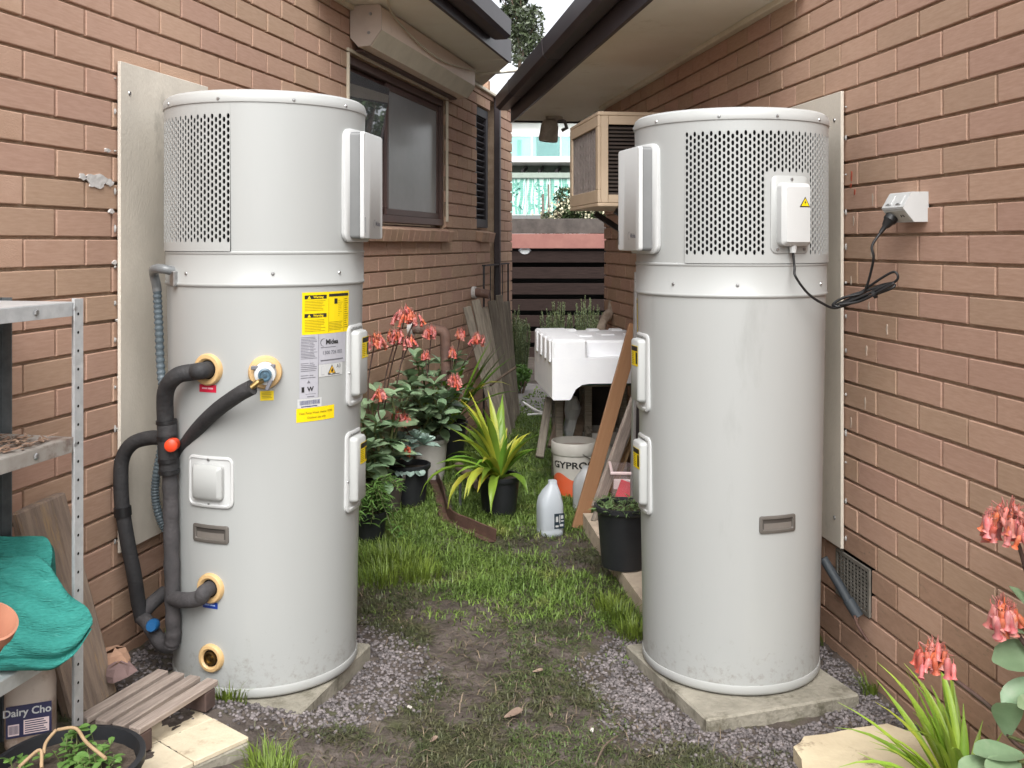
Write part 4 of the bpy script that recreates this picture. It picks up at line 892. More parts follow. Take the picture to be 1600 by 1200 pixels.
# ---------------------------------------------------------------- plant builders
def leaf_mesh(name, L, W, mt, kind='oval', curl=.3, cup=.25, n=6, m=4):
    mb = MB(); v = []
    for i in range(n+1):
        t = i/n
        if kind == 'oval': wd = W*(.10+.90*math.sin(math.pi*min(1, t*.93+.04))**.75*(.55+.6*t)/1.05) if t < 1 else W*.10
        elif kind == 'spoon': wd = W*(.16+.84*sst(.0, .65, t))*math.sqrt(max(.02, 1-max(0, (t-.62)/.38)**2.6))
        else: wd = W*(1-t)**.7*(.4+.6*sst(0, .2, t))
        a = curl*t; y = L*(math.sin(a)/curl if abs(curl) > 1e-3 else t); z = -L*((1-math.cos(a))/curl if abs(curl) > 1e-3 else 0)
        for j in range(m+1):
            x = -1+2*j/m; v.append((x*wd/2, y, z+cup*wd*x*x*.5))
    k = m+1; mb.add(v, [(i*k+j, i*k+j+1, (i+1)*k+j+1, (i+1)*k+j) for i in range(n) for j in range(m)])
    me = mb.mesh(name, mt, 180); return me
def orient(p, d, roll=0., s=1.):
    """matrix with local Y along d, local Z as upright as possible"""
    d = Vector(d).normalized(); up = Vector((0, 0, 1)); x = d.cross(up)
    if x.length < .05: x = d.cross(Vector((.3, .9, .1)))
    x.normalize(); z = x.cross(d); Mx = Matrix((x, d, z)).transposed().to_4x4() @ Matrix.Rotation(roll, 4, 'Y'); Mx = Mx @ Matrix.Scale(s, 4); Mx.translation = Vector(p); return Mx
LK = [leaf_mesh('leaf', .10, .062, M_LEAFK, 'oval', c, .22) for c in (.2, .55, .9)]
LG = [leaf_mesh('leaf', .075, .052, M_LEAFG, 'spoon', c, .35) for c in (-.5, -.2, .3)]
LW = [leaf_mesh('leaf', .05, .013, M_LEAFW, 'lance', c, .3, 4, 2) for c in (.4, 1.0)]
def bell(mt):
    mb = MB(); mb.lathe([(.001, 0), (.0045, -.003), (.0062, -.012), (.0052, -.022), (.0045, -.027), (.0085, -.033)], 7); mb.tube([(0, 0, 0), (0, .001, .005), (0, .004, .009)], .0009, 4); return mb.mesh('flower', mt, 60)
FL = [bell(M_FLOW), bell(M_FLOWP)]
def pot(T, r, h, mt, rim=.008, soil=True, rb=.78):
    MB().lathe([(0, .004), (r*rb, .0), (r*.96, h-.03), (r+rim*.4, h-.028), (r+rim, h-.02), (r+rim, h-.002), (r+rim*.5, h), (r-.004, h), (r-.008, h-.02), (r*.92, h-.05)], 36).build('pot', mt, T, 35)
    if soil:
        mb = MB(); n = 18; mb.add([(0, 0, h-.028)]+[(math.cos(a)*q*r*.94, math.sin(a)*q*r*.94, h-.03+.012*noise.noise(Vector((math.cos(a)*q*3, math.sin(a)*q*3, r*90)))) for q in (.5, 1) for a in [2*math.pi*i/n for i in range(n)]],
            [(0, 1+i, 1+(i+1) % n) for i in range(n)]+[(1+i, 1+n+i, 1+n+(i+1) % n, 1+(i+1) % n) for i in range(n)]); mb.build('soil', M_SOIL, T, 60)
def cluster(T, c, rad, n, mi=0, s=1., inv=None):
    G = MB(); items = []
    if n < 20: n = int(n*1.7); s *= 1.25
    for i in range(n):
        a = random.uniform(0, 6.28); q = math.sqrt(random.random()); d = Vector((math.cos(a)*q, math.sin(a)*q, .45-.75*q*q+random.uniform(-.25, .25)*(n > 12)))
        items.append(c+d*rad)
    for p in items: G.tube([c-Vector((0, 0, rad*.55)), (c+p)/2+Vector((0, 0, rad*.25)), p+Vector((0, 0, .014*s))], .0011*s, 4)
    K = G.build('flower_cluster', M_PED, T, 60, True)
    for p in items:
        t = (p-c); Mx = inv @ (Matrix.Translation(p) @ Matrix.Rotation(random.uniform(0, 6.28), 4, 'Z') @ Matrix.Rotation(random.uniform(.0, .7), 4, 'X') @ Matrix.Scale(s*random.uniform(.8, 1.15), 4))
        put('flower', FL[1 if random.random() < .45+mi*.3 else 0], K, Mx)
def succulent(T, branches, leafset, s=1., density=.045, lstart=.35, spread=.5):
    """branches: list of world point lists; opposite leaf pairs along each"""
    inv = MW[T.name].inverted(); S = MB(); leaves = []
    for br in branches:
        pts = crom(br, 5); S.tube(pts, [.0065*s*(1-.5*i/len(pts)) for i in range(len(pts))], 6)
        L = 0; q = random.uniform(0, 3); tot = sum((a-b).length for a, b in zip(pts, pts[1:])); last = -1
        for a, b in zip(pts, pts[1:]):
            L += (b-a).length
            if L/tot > lstart and L-last > density*s:
                last = L; q += 1.6; f = L/tot
                for e in (0, math.pi):
                    an = q+e+random.uniform(-.3, .3); d = Vector((math.cos(an), math.sin(an), spread*f+random.uniform(-.35, .35)))
                    leaves.append((b, d, s*random.uniform(.75, 1.15)*(1.1-.35*f)))
        for e in range(3):
            an = random.uniform(0, 6.28); leaves.append((pts[-1], Vector((math.cos(an), math.sin(an), .9)), s*.6))
    S.build('stem', M_STEMG, T, 60, True)
    for p, d, k in leaves: put('leaf', random.choice(leafset), T, inv @ orient(p, d, random.uniform(-.4, .4), k))
def strap(T, base, blades, mt, mt2=None, frac=.0, w0=.03):
    """strap leaves: (azimuth, length, rise angle, droop)"""
    for az_, L, el, dr in blades:
        n = 8; a = el; p = Vector(base)+Vector((math.cos(az_)*.012, math.sin(az_)*.012, 0)); v = []; side = Vector((-math.sin(az_), math.cos(az_), 0)); ww = w0*random.uniform(.8, 1.15)
        for i in range(n+1):
            t = i/n; k = ww*(.55+.45*sst(0, .3, t))*max(.06, (1-sst(.62, 1.0, t)*.94)); d = Vector((math.cos(az_)*math.cos(a), math.sin(az_)*math.cos(a), math.sin(a))); nn = side.cross(d)
            v += [p-side*k/2-nn*k*.16, p+nn*k*.12, p+side*k/2-nn*k*.16]; p = p+d*L/n; a -= dr/n*(.4+1.2*t)
        b = MB(); b.add(v, [(3*i+j, 3*i+j+1, 3*i+4+j, 3*i+3+j) for i in range(n) for j in range(2)]); b.build('leaf', mt2 if mt2 and random.random() < frac else mt, T, 180, True)
def gp(px, Y): x = (px-800)/FPX*Y; return Vector((x, Y, gz0(x, Y)+.004))
# ---------------------------------------------------------------- potted plants against the left wall
random.seed(21)
# echeveria
p = gp(640, 5.62); T = thing('potted_plant', 'grey green rosette succulent with ruffled leaves in a plain black pot', 'potted plant', p, 'pot plants along the left wall'); pot(T, .112, .235, M_POT)
for cx, cy, cz, rs, n in ((-.02, -.035, .275, 1.0, 26), (.075, .035, .33, .95, 22), (-.06, .05, .34, .9, 20), (.03, .01, .37, .7, 16)):
    for i in range(n):
        a = i*2.4; f = (i+1)/n; el = 1.35-1.35*f; Mx = orient((cx, cy, cz+.02*(1-f)), (math.cos(a)*math.cos(el), math.sin(a)*math.cos(el), math.sin(el)), random.uniform(-.2, .2), rs*(.55+.85*f)); put('leaf', LG[0 if f < .5 else 1 if f < .8 else 2], T, Mx)
for i in range(9): put('flower', FL[0], T, Matrix.Translation((.0+random.uniform(-.016, .016), -.105+random.uniform(-.012, .012), .305+random.uniform(-.014, .014))) @ Matrix.Rotation(R(180), 4, 'X') @ Matrix.Rotation(random.uniform(-.6, .6), 4, 'X'))
for i in range(8):
    a = -1.6+random.uniform(-.9, .9); put('leaf', LG[2], T, orient((.09*math.cos(a), .09*math.sin(a), .225), (math.cos(a), math.sin(a), -.45), 0, .85))
# large kalanchoe in the brown pot, next to the tank
p = gp(596, 5.45); T = thing('potted_plant', 'tall paddle leaved succulent with orange bell flowers in a brown pot beside the tank', 'potted plant', p, 'pot plants along the left wall'); pot(T, .125, .20, M_POTB)
b0 = p+Vector((0, 0, .18)); br = []
for px, py, Y in ((566, 655, 5.3), (588, 612, 5.4), (612, 620, 5.45), (575, 700, 5.2), (628, 610, 5.6), (588, 660, 5.25), (585, 640, 5.5), (570, 735, 5.1), (572, 700, 5.15), (640, 615, 5.6)): e = P(px, py, Y); br.append([b0, b0.lerp(e, .4)+Vector((random.uniform(-.05, .05), 0, -.02)), b0.lerp(e, .75)+Vector((random.uniform(-.03, .03), 0, .02)), e])
succulent(T, br, LK, 1.55, .032, .25)
inv = MW[T.name].inverted(); S = MB()
for px, py, Y, bx, by, rd, n in ((585, 530, 5.35, 575, 640, .055, 16), (632, 490, 5.5, 600, 640, .062, 18), (618, 522, 5.45, 598, 630, .05, 15), (648, 494, 5.5, 628, 560, .045, 10), (640, 530, 5.5, 620, 600, .035, 9), (594, 612, 5.2, 596, 660, .03, 9)):
    c = P(px, py, Y); S.tube(crom([P(bx, by, Y), P((bx+px)/2-4, (by+py)/2+6, Y), c-Vector((0, 0, rd*.5))], 5), .0045, 6); cluster(T, c, rd, n, 0, 1., inv)
S.build('flower_stalk', M_STEM, T, 60, True)
# kalanchoe in the white pot
p = gp(673, 6.25); T = thing('potted_plant', 'bushy succulent with red orange flower heads in a white pot behind the rosette', 'potted plant', p, 'pot plants along the left wall'); pot(T, .108, .255, M_POTW)
b0 = p+Vector((0, 0, .24)); br = []
for px, py, Y in ((640, 590, 6.0), (660, 575, 6.1), (690, 568, 6.2), (712, 585, 6.2), (655, 625, 5.95), (700, 620, 6.1), (678, 600, 6.0), (668, 648, 5.95), (640, 600, 5.9), (712, 560, 6.3), (650, 560, 6.1), (690, 640, 5.95), (720, 605, 6.1)): e = P(px, py, Y); br.append([b0, b0.lerp(e, .45)+Vector((random.uniform(-.05, .05), 0, 0)), b0.lerp(e, .8), e])
succulent(T, br, LK, 1.6, .034, .25)
inv = MW[T.name].inverted(); S = MB()
for px, py, Y, bx, by, rd, n in ((674, 516, 6.1, 668, 590, .04, 14), (719, 518, 6.25, 712, 570, .03, 9), (748, 527, 6.25, 722, 572, .045, 15), (665, 553, 6.0, 668, 590, .025, 8), (707, 547, 6.2, 706, 580, .022, 7), (710, 591, 6.0, 700, 610, .04, 12), (625, 650, 5.55, 640, 680, .055, 18)):
    c = P(px, py, Y); S.tube(crom([P(bx, by, Y), P((bx+px)/2, (by+py)/2+2, Y), c-Vector((0, 0, rd*.5))], 5), .004, 6); cluster(T, c, rd, n, .6, 1.05, inv)
S.build('flower_stalk', M_STEM, T, 60, True)
# strap leaf plant in the far black pot
p = gp(703, 6.75); T = thing('potted_plant', 'green strap leaved plant in a black pot furthest along the left wall', 'potted plant', p, 'pot plants along the left wall'); pot(T, .115, .27, M_POT)
strap(T, p+Vector((0, 0, .25)), [(random.uniform(-2.9, .3) if random.random() < .75 else random.uniform(.3, 3.3), random.uniform(.35, .62), random.uniform(.7, 1.45), random.uniform(.5, 2.2)) for i in range(26)], M_LEAFS, M_LEAFY, .15, .03)
for k in range(5): strap(T, p+Vector((.03, -.05, .28)), [(random.uniform(-.6, .5), .6, random.uniform(.9, 1.3), random.uniform(.1, .6))], M_LEAFS, None, 0, .036)
# big yellow green clivia
p = gp(780, 5.45); T = thing('potted_plant', 'big yellow green strap leaved plant in a black pot on the grass', 'potted plant', p, 'pot plants along the left wall'); pot(T, .115, .22, M_POT)
bl = [(random.uniform(0, 6.28), random.uniform(.36, .54), random.uniform(.95, 1.45), random.uniform(.3, 1.4)) for i in range(28)]
bl += [(random.uniform(2.4, 4.6), random.uniform(.36, .50), random.uniform(.5, .9), random.uniform(1.2, 2.2)) for i in range(10)]+[(3.5, .52, .55, 2.3), (4.0, .48, .5, 2.4), (4.6, .42, .45, 2.5), (-.9, .42, .5, 2.2)]
bl = [(a, L*(.66 if math.cos(a) > .25 else 1), e, d) for a, L, e, d in bl]
strap(T, p+Vector((0, 0, .20)), bl, M_LEAFS, M_LEAFY, .38, .046)
# leafy sprigs in a small pot at the tank
p = gp(577, 4.95); T = thing('potted_plant', 'small lime green leafy plant in a black pot close behind the tank', 'potted plant', p, 'pot plants along the left wall'); pot(T, .09, .15, M_POT)
inv = MW[T.name].inverted(); S = MB(); lv = []
for i in range(34):
    a = random.uniform(-3.2, .6); e = p+Vector((math.cos(a)*random.uniform(.05, .2), math.sin(a)*random.uniform(.0, .2), random.uniform(-.0, .26))); m_ = p.lerp(e, .5)+Vector((0, 0, .19)); b0 = p+Vector((0, 0, .12)); pts = crom([b0, m_, e+Vector((0, 0, .04))], 6); S.tube(pts, .002, 4)
    for q in pts[4:]:
        for s_ in (0, 1, 2): an = random.uniform(0, 6.28); lv.append((q, Vector((math.cos(an), math.sin(an), random.uniform(-.2, .6)))))
S.build('stem', M_STEMG, T, 60, True)
for q, d in lv: put('leaf', random.choice(LW), T, inv @ orient(q, d, random.uniform(-.5, .5), random.uniform(.7, 1.1)))
# potted weeds bottom left
p = Vector((-1.055, 2.355, .06)); T = thing('potted_plant', 'black tub of sprouting weeds with dry stalks in the bottom left corner', 'potted plant', p); pot(T, .165, .215, M_POT, .01)
inv = MW[T.name].inverted(); S = MB(); lv = []; random.seed(5)
for i in range(60):
    a = random.uniform(0, 6.28); q = math.sqrt(random.random())*.13; b = p+Vector((math.cos(a)*q, math.sin(a)*q, .185))
    if q > .03 and random.random() < .75 and not (-.3 < math.sin(a)): pass
    hgt = random.uniform(.02, .06); e = b+Vector((random.uniform(-.02, .02), random.uniform(-.02, .02), hgt)); S.tube([b, e], .0012, 4)
    for k in range(4): an = random.uniform(0, 6.28); lv.append((b.lerp(e, random.uniform(.5, 1)), Vector((math.cos(an), math.sin(an), random.uniform(.1, .7))), random.uniform(.25, .5)))
S.build('stem', M_STEMG, T, 60, True)
lw = leaf_mesh('leaf', .06, .040, M_LEAFW, 'oval', .5, .2, 4, 2)
for q, d, k in lv: put('leaf', lw, T, inv @ orient(q, d, random.uniform(-.5, .5), k))
for pts in ([P(90, 1140, 2.40), P(118, 1138, 2.40), P(135, 1160, 2.36), P(165, 1185, 2.30)], [P(65, 1200, 2.25), P(62, 1172, 2.28), P(30, 1198, 2.22)], [P(88, 1140, 2.4), P(72, 1160, 2.38), P(68, 1178, 2.36)]):
    MB().tube(crom(pts, 6), .0042, 7).build('dry_stalk', mat('dry_straw', (.42, .29, .17), (.33, .22, .12), .8, 30), T, 60, True)
# ---------------------------------------------------------------- things along the left wall
random.seed(11)
for i in range(6):
    Yt = 7.35+i*.25; Yb = Yt-.12; wx = -2.0596+.2245*Yt
    b_ = Vector((wx+.34-.035*i, Yb, gz0(0, Yb))); t_ = Vector((wx+.075, Yt, 1.03+.04*math.sin(i*2.1)))
    T = thing('timber_plank', ['weathered grey plank leaning on the left wall, nearest the flowering pots', 'weathered grey plank leaning on the left wall, second from the flowering pots', 'weathered grey plank leaning on the left wall, third from the flowering pots', 'weathered grey plank leaning on the left wall, fourth from the flowering pots', 'weathered grey plank leaning on the left wall, second last toward the railing', 'weathered grey plank leaning on the left wall, last one toward the iron railing'][i], 'plank', b_, 'old timber planks leaning on the left wall')
    MB().barobj('plank', (0, 0, 0), t_-b_, .060+.008*(i % 2), .034, M_WOODG, T, (.12, -1, 0))
for px, py, L, lb, k in ((738, 457, .20, 'short rusty pipe stub sticking out of the left wall above the leaning planks', 0), (639, 513, .28, 'rusty pipe stub with a drop elbow on the left wall behind the flowers', 1)):
    u, z = uL(px), zL(px, py); T = thing('rusty_pipe', lb, 'pipe', ML); pts = [(u, .0, z), (u, -.05, z), (u, -L+.06, z-.015)]
    if k: pts = [(u, 0, z), (u, -.06, z), (u, -.20, z-.01), (u, -.235, z-.035), (u, -.24, z-.10), (u-.01, -.245, z-.32)]
    MB().tube(crom(pts, 4), .036 if not k else .034, 14).build('pipe', M_RUSTP, T, 60); MB().tube([(u, -.001, z), (u, -.03, z)], .047, 14).build('collar', M_PUTTY, T, 50)
def railing():
    T = thing('iron_railing', 'black iron step railing beside the dark shuttered recess of the left house', 'railing'); Y0, Y1 = 7.95, 8.9
    a, b = P(756, 415, Y0), Vector((-.035, 8.9, P(0, 415, Y0).z)); mb = MB(); mb.beam(a, b, .03, .012); mb.build('rail', M_IRON, T)
    for t in (0, .5, 1):
        q = a.lerp(b, t); mb = MB(); mb.box((q.x, q.y, q.z/2), (.016, .016, q.z-.012)); mb.build('post', M_IRON, T)
    c, d = Vector(a), Vector(b); c.z = d.z = .78; mb = MB(); mb.beam(c, d, .012, .012); mb.build('rail', M_IRON, T)
    for t in (.25, .75): q = a.lerp(b, t); mb = MB(); mb.box((q.x, q.y, (q.z+.78)/2), (.008, .008, q.z-.80)); mb.build('baluster', M_IRON, T)
railing()
def edging():
    T = thing('garden_edging', 'bent strip of rusty brown steel edging lying on the grass', 'edging')
    pts = [P(672, 715, 6.55), P(690, 770, 5.85), P(702, 818, 5.3), P(735, 836, 5.1), P(775, 850, 4.93)]; V = []
    q = crom(pts, 6)
    for p in q: p.z = gz0(p.x, p.y)+.012
    mb = MB(); n = len(q); v = []
    for i, p in enumerate(q):
        t = (q[min(i+1, n-1)]-q[max(i-1, 0)]).normalized(); s = Vector((t.y, -t.x, 0)).normalized()
        v += [p, p+Vector((0, 0, .058)), p+Vector((0, 0, .061))-s*.004, p+s*.045+Vector((0, 0, .006)), p+s*.045+Vector((0, 0, .001))]
    mb.add(v, [(5*i+a, 5*i+b, 5*i+5+b, 5*i+5+a) for i in range(n-1) for a, b in ((0, 1), (1, 2), (2, 0), (0, 3), (3, 4), (4, 0))]); mb.build('strip', M_RUST, T)
    m2 = MB().tube([P(719, 790, 5.5), P(719, 745, 5.5)], .008, 6); o = m2.build('stake', M_GALVD); tag(o, 'thin grey metal stake standing in the grass left of the yellow strap plant', 'stake')
edging()
mb = MB(); mb.tube(crom([P(716, 728, 6.1), P(732, 742, 5.95), P(746, 758, 5.8)], 5), [.028, .03, .032, .03, .028, .03, .031, .03, .028, .026, .025], 9)
tag(mb.build('log', M_BARK, smooth=60), 'short grey weathered log lying on grass behind the yellow strap plant', 'log')
tag(MB().tube(crom([P(766, 602, 6.9), P(785, 588, 7.0), P(806, 574, 7.1)], 4), .009, 7).build('stick', M_BARK, smooth=60), 'pale bare stick poking up in front of the leaning planks', 'stick')
# ---------------------------------------------------------------- right side yard
random.seed(31)
def slabs_right():
    T = thing('stone_ledge', 'row of cream stone slabs along the wall under the black weed pot', 'paver')
    q = [(.375, 5.25), (.44, 4.62), (.525, 3.98)]; st = mat('speckled_stone', (.56, .47, .36), (.44, .36, .28), .8, 12, .3, 60, c3=(.22, .15, .11), s3=14, t3=.6)
    for k, (a, b) in enumerate(zip(q, q[1:])):
        a = Vector(a); b = Vector(b); d = (b-a).normalized(); nn = Vector((-d.y, d.x)); e = .003; th = .085
        MB().prism([(a.x+d.x*e, a.y+d.y*e), (b.x-d.x*e, b.y-d.y*e), (b.x-d.x*e+nn.x*.40, b.y-d.y*e+nn.y*.40), (a.x+d.x*e+nn.x*.40, a.y+d.y*e+nn.y*.40)], gz0(a.x, a.y)-.03, gz0(a.x, a.y)+th-.01*k, lambda x, y, h: (x, y, h)).build('slab', st, T)
slabs_right()
p = P(974, 876, 4.42); p.z = gz0(p.x, p.y)+.081; p = Vector((.497, 4.42, p.z))
T = thing('potted_plant', 'black pot of green weeds on the cream slabs left of the corded tank', 'potted plant', p); pot(T, .122, .27, M_POT, .010, True, .80)
inv = MW[T.name].inverted(); S = MB(); lv = []
for i in range(120):
    a = random.uniform(0, 6.28); q = math.sqrt(random.random())*.115; b = p+Vector((math.cos(a)*q, math.sin(a)*q, .245)); e = b+Vector((math.cos(a)*.03+random.uniform(-.02, .02), math.sin(a)*.03, random.uniform(.0, .04))); S.tube([b, e], .0012, 4)
    for k in range(3): an = random.uniform(0, 6.28); lv.append((b.lerp(e, random.uniform(.4, 1)), Vector((math.cos(an), math.sin(an), random.uniform(-.1, .8))), random.uniform(.6, 1.0)))
S.build('stem', M_STEMG, T, 60, True)
mw = mat('leaf_weed_dark', (.155, .24, .095), (.105, .175, .06), .5, 10, rnd=.3); wl = leaf_mesh('leaf', .05, .012, mw, 'lance', .6, .3, 4, 2)
for q, d, k in lv[:300]: put('leaf', wl, T, inv @ orient(q, d, random.uniform(-.5, .5), k))
jug('milk_jug', 'clean white milk jug with a small dark label standing on the lawn', rotz((.196, 5.13, gz0(.2, 5.1)), R(18)), M_JUG, 1, 1.06, 'small')
jug('milk_jug', 'translucent milk jug tucked between the orange banded bucket and the brown board', rotz((.405, 5.62, gz0(.4, 5.6)), R(-20)), M_JUGC, 1, .95)
def bucket(c, r, h, label, word, lab):
    T = thing('plastic_bucket', label, 'bucket', c, 'plaster buckets by the right wall')
    MB().lathe([(0, .003), (r*.86, 0), (r*.87, .004), (r*.985, h*.78), (r*1.02, h*.785), (r*1.045, h*.80), (r*1.045, h-.006), (r*1.02, h), (r*.975, h), (r*.955, h*.8), (r*.84, .03), (0, .03)], 40).build('pail', M_GYP, T, 35)
    MB().lathe([(r*.958, h*.88), (r*.90, h*.80), (r*.5, h*.77), (0, h*.76)], 30).build('residue', M_GYPIN, T, 60)
    if lab:
        def rr(z): return r*(.87+.115*z/(h*.78))
        n = 30; mb = MB(); v = []
        for i in range(n+1):
            a = -2.0+2.6*i/n; z0, z1 = .012, h*.42-.02*math.sin(i*.35)
            v += [((rr(z0)+.0008)*math.sin(a), -(rr(z0)+.0008)*math.cos(a), z0), ((rr(z1)+.0008)*math.sin(a), -(rr(z1)+.0008)*math.cos(a), z1)]
        mb.add(v, [(2*i, 2*i+2, 2*i+3, 2*i+1) for i in range(n)]); mb.build('orange_band', M_ORNG, T, 30)
        mb = MB(); v, f = text_geo(word, .058, .0016); vv = []
        for x, y, _ in v:
            z = h*.62+y*.95; a = x*1.22/r+.06; vv.append(((rr(z)+.0012)*math.sin(a), -(rr(z)+.0012)*math.cos(a), z))
        mb.add(vv, f); mb.build('bucket_lettering', M_INK, T)
    a = [(math.sin(t)*r*1.05, -math.cos(t)*r*1.05, h*.83-.07*math.sin(max(0, (t-.3)/2.5*math.pi))) for t in [.3+2.5*i/12 for i in range(13)]]
    MB().tube(a, .0028, 6).build('handle', M_STEEL, T, 60)
bucket(Vector((.372, 5.93, gz0(.37, 5.9))), .132, .335, 'white plaster bucket with black lettering and an orange band under the table', 'GYPROCK', True)
bucket(Vector((.545, 6.28, gz0(.5, 6.2))), .135, .335, 'plain grey plaster bucket at the back behind the lettered bucket', '', False)
def foam_box():
    T = thing('foam_block', 'white moulded polystyrene packing block resting on the low table', 'packing foam', frame((.227, 5.6, .703), (.985, .10, 0)))
    W, D, H = .60, .80, .25
    # body with a stepped recess at the front and cups in the side
    MB().prism([(.008, -.09), (.10, -.09), (.108, -.082), (.135, -.03), (.17, -.006), (.21, 0), (W-.01, 0), (W, .01), (W, H*.57), (W-.01, H*.58), (.01, H*.58), (0, H*.57), (0, -.082)], 0, D, lambda x, y, h: (x, h, y)).build('base', M_EPS, T)
    mb = MB(); mb.box((.10, D/2, H*.72), (.20, D-.001, H*.56), None, .012); mb.box((W/2+.09, D/2+.05, H*.68), (W-.184, D-.10, H*.52), None, .012); mb.build('step', M_EPS, T)
    for i in range(4):
        y = .10+i*.19; mb = MB(); mb.box((-.002, y, H*.72), (.016, .10, H*.52), None, .007); mb.build('rib', M_EPS, T)
    for i in range(3): mb = MB(); mb.box((.25+.15*i, .40+.08*(i % 2), H*.943), (.09, .16, .016), None, .008); mb.build('pad', M_EPS, T)
    for i in range(4): mb = MB(); mb.box((.07+.15*i, D-.05, H*.945), (.08, .09, .02), None, .007); mb.build('pad', M_EPS, T)
foam_box()
def table():
    T = thing('low_table', 'low weathered timber table holding the white foam block', 'table', frame((.305, 5.72, 0), (.985, .10, 0))); W, D = .46, .62; z = .692
    MB().box((W/2, D/2, z-.012), (W, D, .022), None, .003).build('table_top', M_WOODG, T)
    for x in (.03, .21, W-.03):
        for y in (.42, D-.03): MB().box((x, y, (z-.024-.03)/2), (.045, .04, z-.024+.03), None, .003).build('leg', M_WOODG, T)
    C = thing('green_cloth', 'crumpled dark green cloth squeezed between the foam block and the table', 'cloth', frame((.38, 5.66, .694), (.985, .10, 0)))
    mb = MB(); n = 22
    v = []
    for i in range(n+1):
        for j in range(7):
            x = i/n*.36; y = -.035+j*.018; v.append((x, y, max(.0, .010+.028*abs(math.sin(i*.45))*math.exp(-((x-.06)/.12)**2)*math.sin(j/6*math.pi)+.006*noise.noise(Vector((i*.6, j*.9, 2)))-(.045 if j == 0 else .012*(j == 1)))))
    mb.add(v, [(i*7+j, i*7+j+1, i*7+8+j, i*7+7+j) for i in range(n) for j in range(6)]); mb.build('cloth', mat('green_cloth', (.01, .09, .065), None, .9, 30, .4, 90), C, 60)
    # sticks and dark timbers stacked below the table
    for i, (a, b, w_, m, lb) in enumerate((((843, 715), (858, 622), .05, M_WOODG, 'dark leaning offcut, leftmost under the low table'), ((862, 700), (885, 618), .055, M_BARK, 'bark covered timber leaning left of the white plastic bag'), ((900, 690), (917, 615), .05, M_BARK, 'dark bark covered timber leaning right of the white plastic bag'), ((921, 680), (905, 640), .03, M_WOODG, 'grey offcut standing behind the lettered bucket'))):
        A = P(*a, 6.1); A.z = max(A.z, gz0(A.x, A.y)); B = P(*b, 6.3); q = thing('timber_offcut', lb, 'timber', A, 'offcuts under the low table'); MB().barobj('offcut', (0, 0, 0), B-A, w_, .04, m, q, (0, -1, 0), .005)
    q = thing('plastic_bag', 'crumpled white plastic bag stuffed under the low table', 'bag', P(893, 655, 6.2)); mb = MB(); mb.lathe([(0, -.14), (.035, -.13), (.05, -.06), (.04, 0), (.05, .06), (.03, .12), (0, .15)], 16)
    mb.v = [tuple(Vector(p)*(1+.5*noise.noise(Vector(p)*22))) for p in mb.v]; o = mb.build('bag', M_WHT, q); o.data.polygons.foreach_set('use_smooth', [False]*len(o.data.polygons))
    m = mat('yard_shadow_board', (.055, .045, .04), (.035, .03, .027), .9, 5, .3, 50); q = thing('shade_sheet', 'dark sheet standing in for the shade at the back below the low table', 'board', frame((.44, 6.5, 0), (.985, .10, 0)))
    MB().box((.12, 0, .28), (.40, .03, .58), None, .003).build('sheet', m, q)  # dark sheet added as painted shade at the back below the table
table()
def lean(name, label, a, b, w_, t_, m, up=(0, -1, 0), group=None, cat='board'):
    q = thing(name, label, cat, a, group); MB().barobj('board', (0, 0, 0), Vector(b)-Vector(a), w_, t_, m, q, up, .002); return q
A = P(904, 815, 5.25); A.z = gz0(A.x, A.y); lean('brown_board', 'smooth brown laminated board leaning across the foam block', A, P(993, 508, 5.5), .078, .018, M_WOODT, (.25, -1, 0))
lean('timber_batten', 'weathered batten with screw holes leaning behind the brown board', P(932, 795, 5.12), P(998, 610, 5.52), .06, .025, M_WOOD, (.5, -1, 0), 'battens leaning behind the brown board')
lean('timber_batten', 'thin dark batten next to the smooth brown board', P(927, 815, 5.10), P(990, 655, 5.45), .028, .02, M_WOODG, (.4, -1, 0), 'battens leaning behind the brown board')
lean('timber_batten', 'yellowish batten furthest right behind the brown board', P(955, 770, 5.3), P(1004, 640, 5.55), .035, .02, M_WOODY, (.5, -1, 0), 'battens leaning behind the brown board')
def screen():
    T = thing('screen_frame', 'aluminium framed dark insect screen standing on edge behind the corded tank', 'screen', frame((.592, 4.98, 0), (.93, .36, 0)) @ Matrix.Rotation(R(1.2), 4, 'Y')); W, z0, z1 = .42, .04, 1.355
    mb = MB()
    for x in (.009, W-.009): mb.box((x, 0, (z0+z1)/2), (.018, .020, z1-z0), None, .002)
    for z in (z0+.009, z1-.009): mb.box((W/2, 0, z), (W-.036, .020, .018), None, .002)
    mb.build('frame', mat('aluminium', (.42, .42, .42), (.36, .36, .36), .4, 9, metal=.6), T); MB().box((W/2, .0, (z0+z1)/2), (W-.036, .004, z1-z0-.036)).build('mesh', M_IRON, T)
screen()
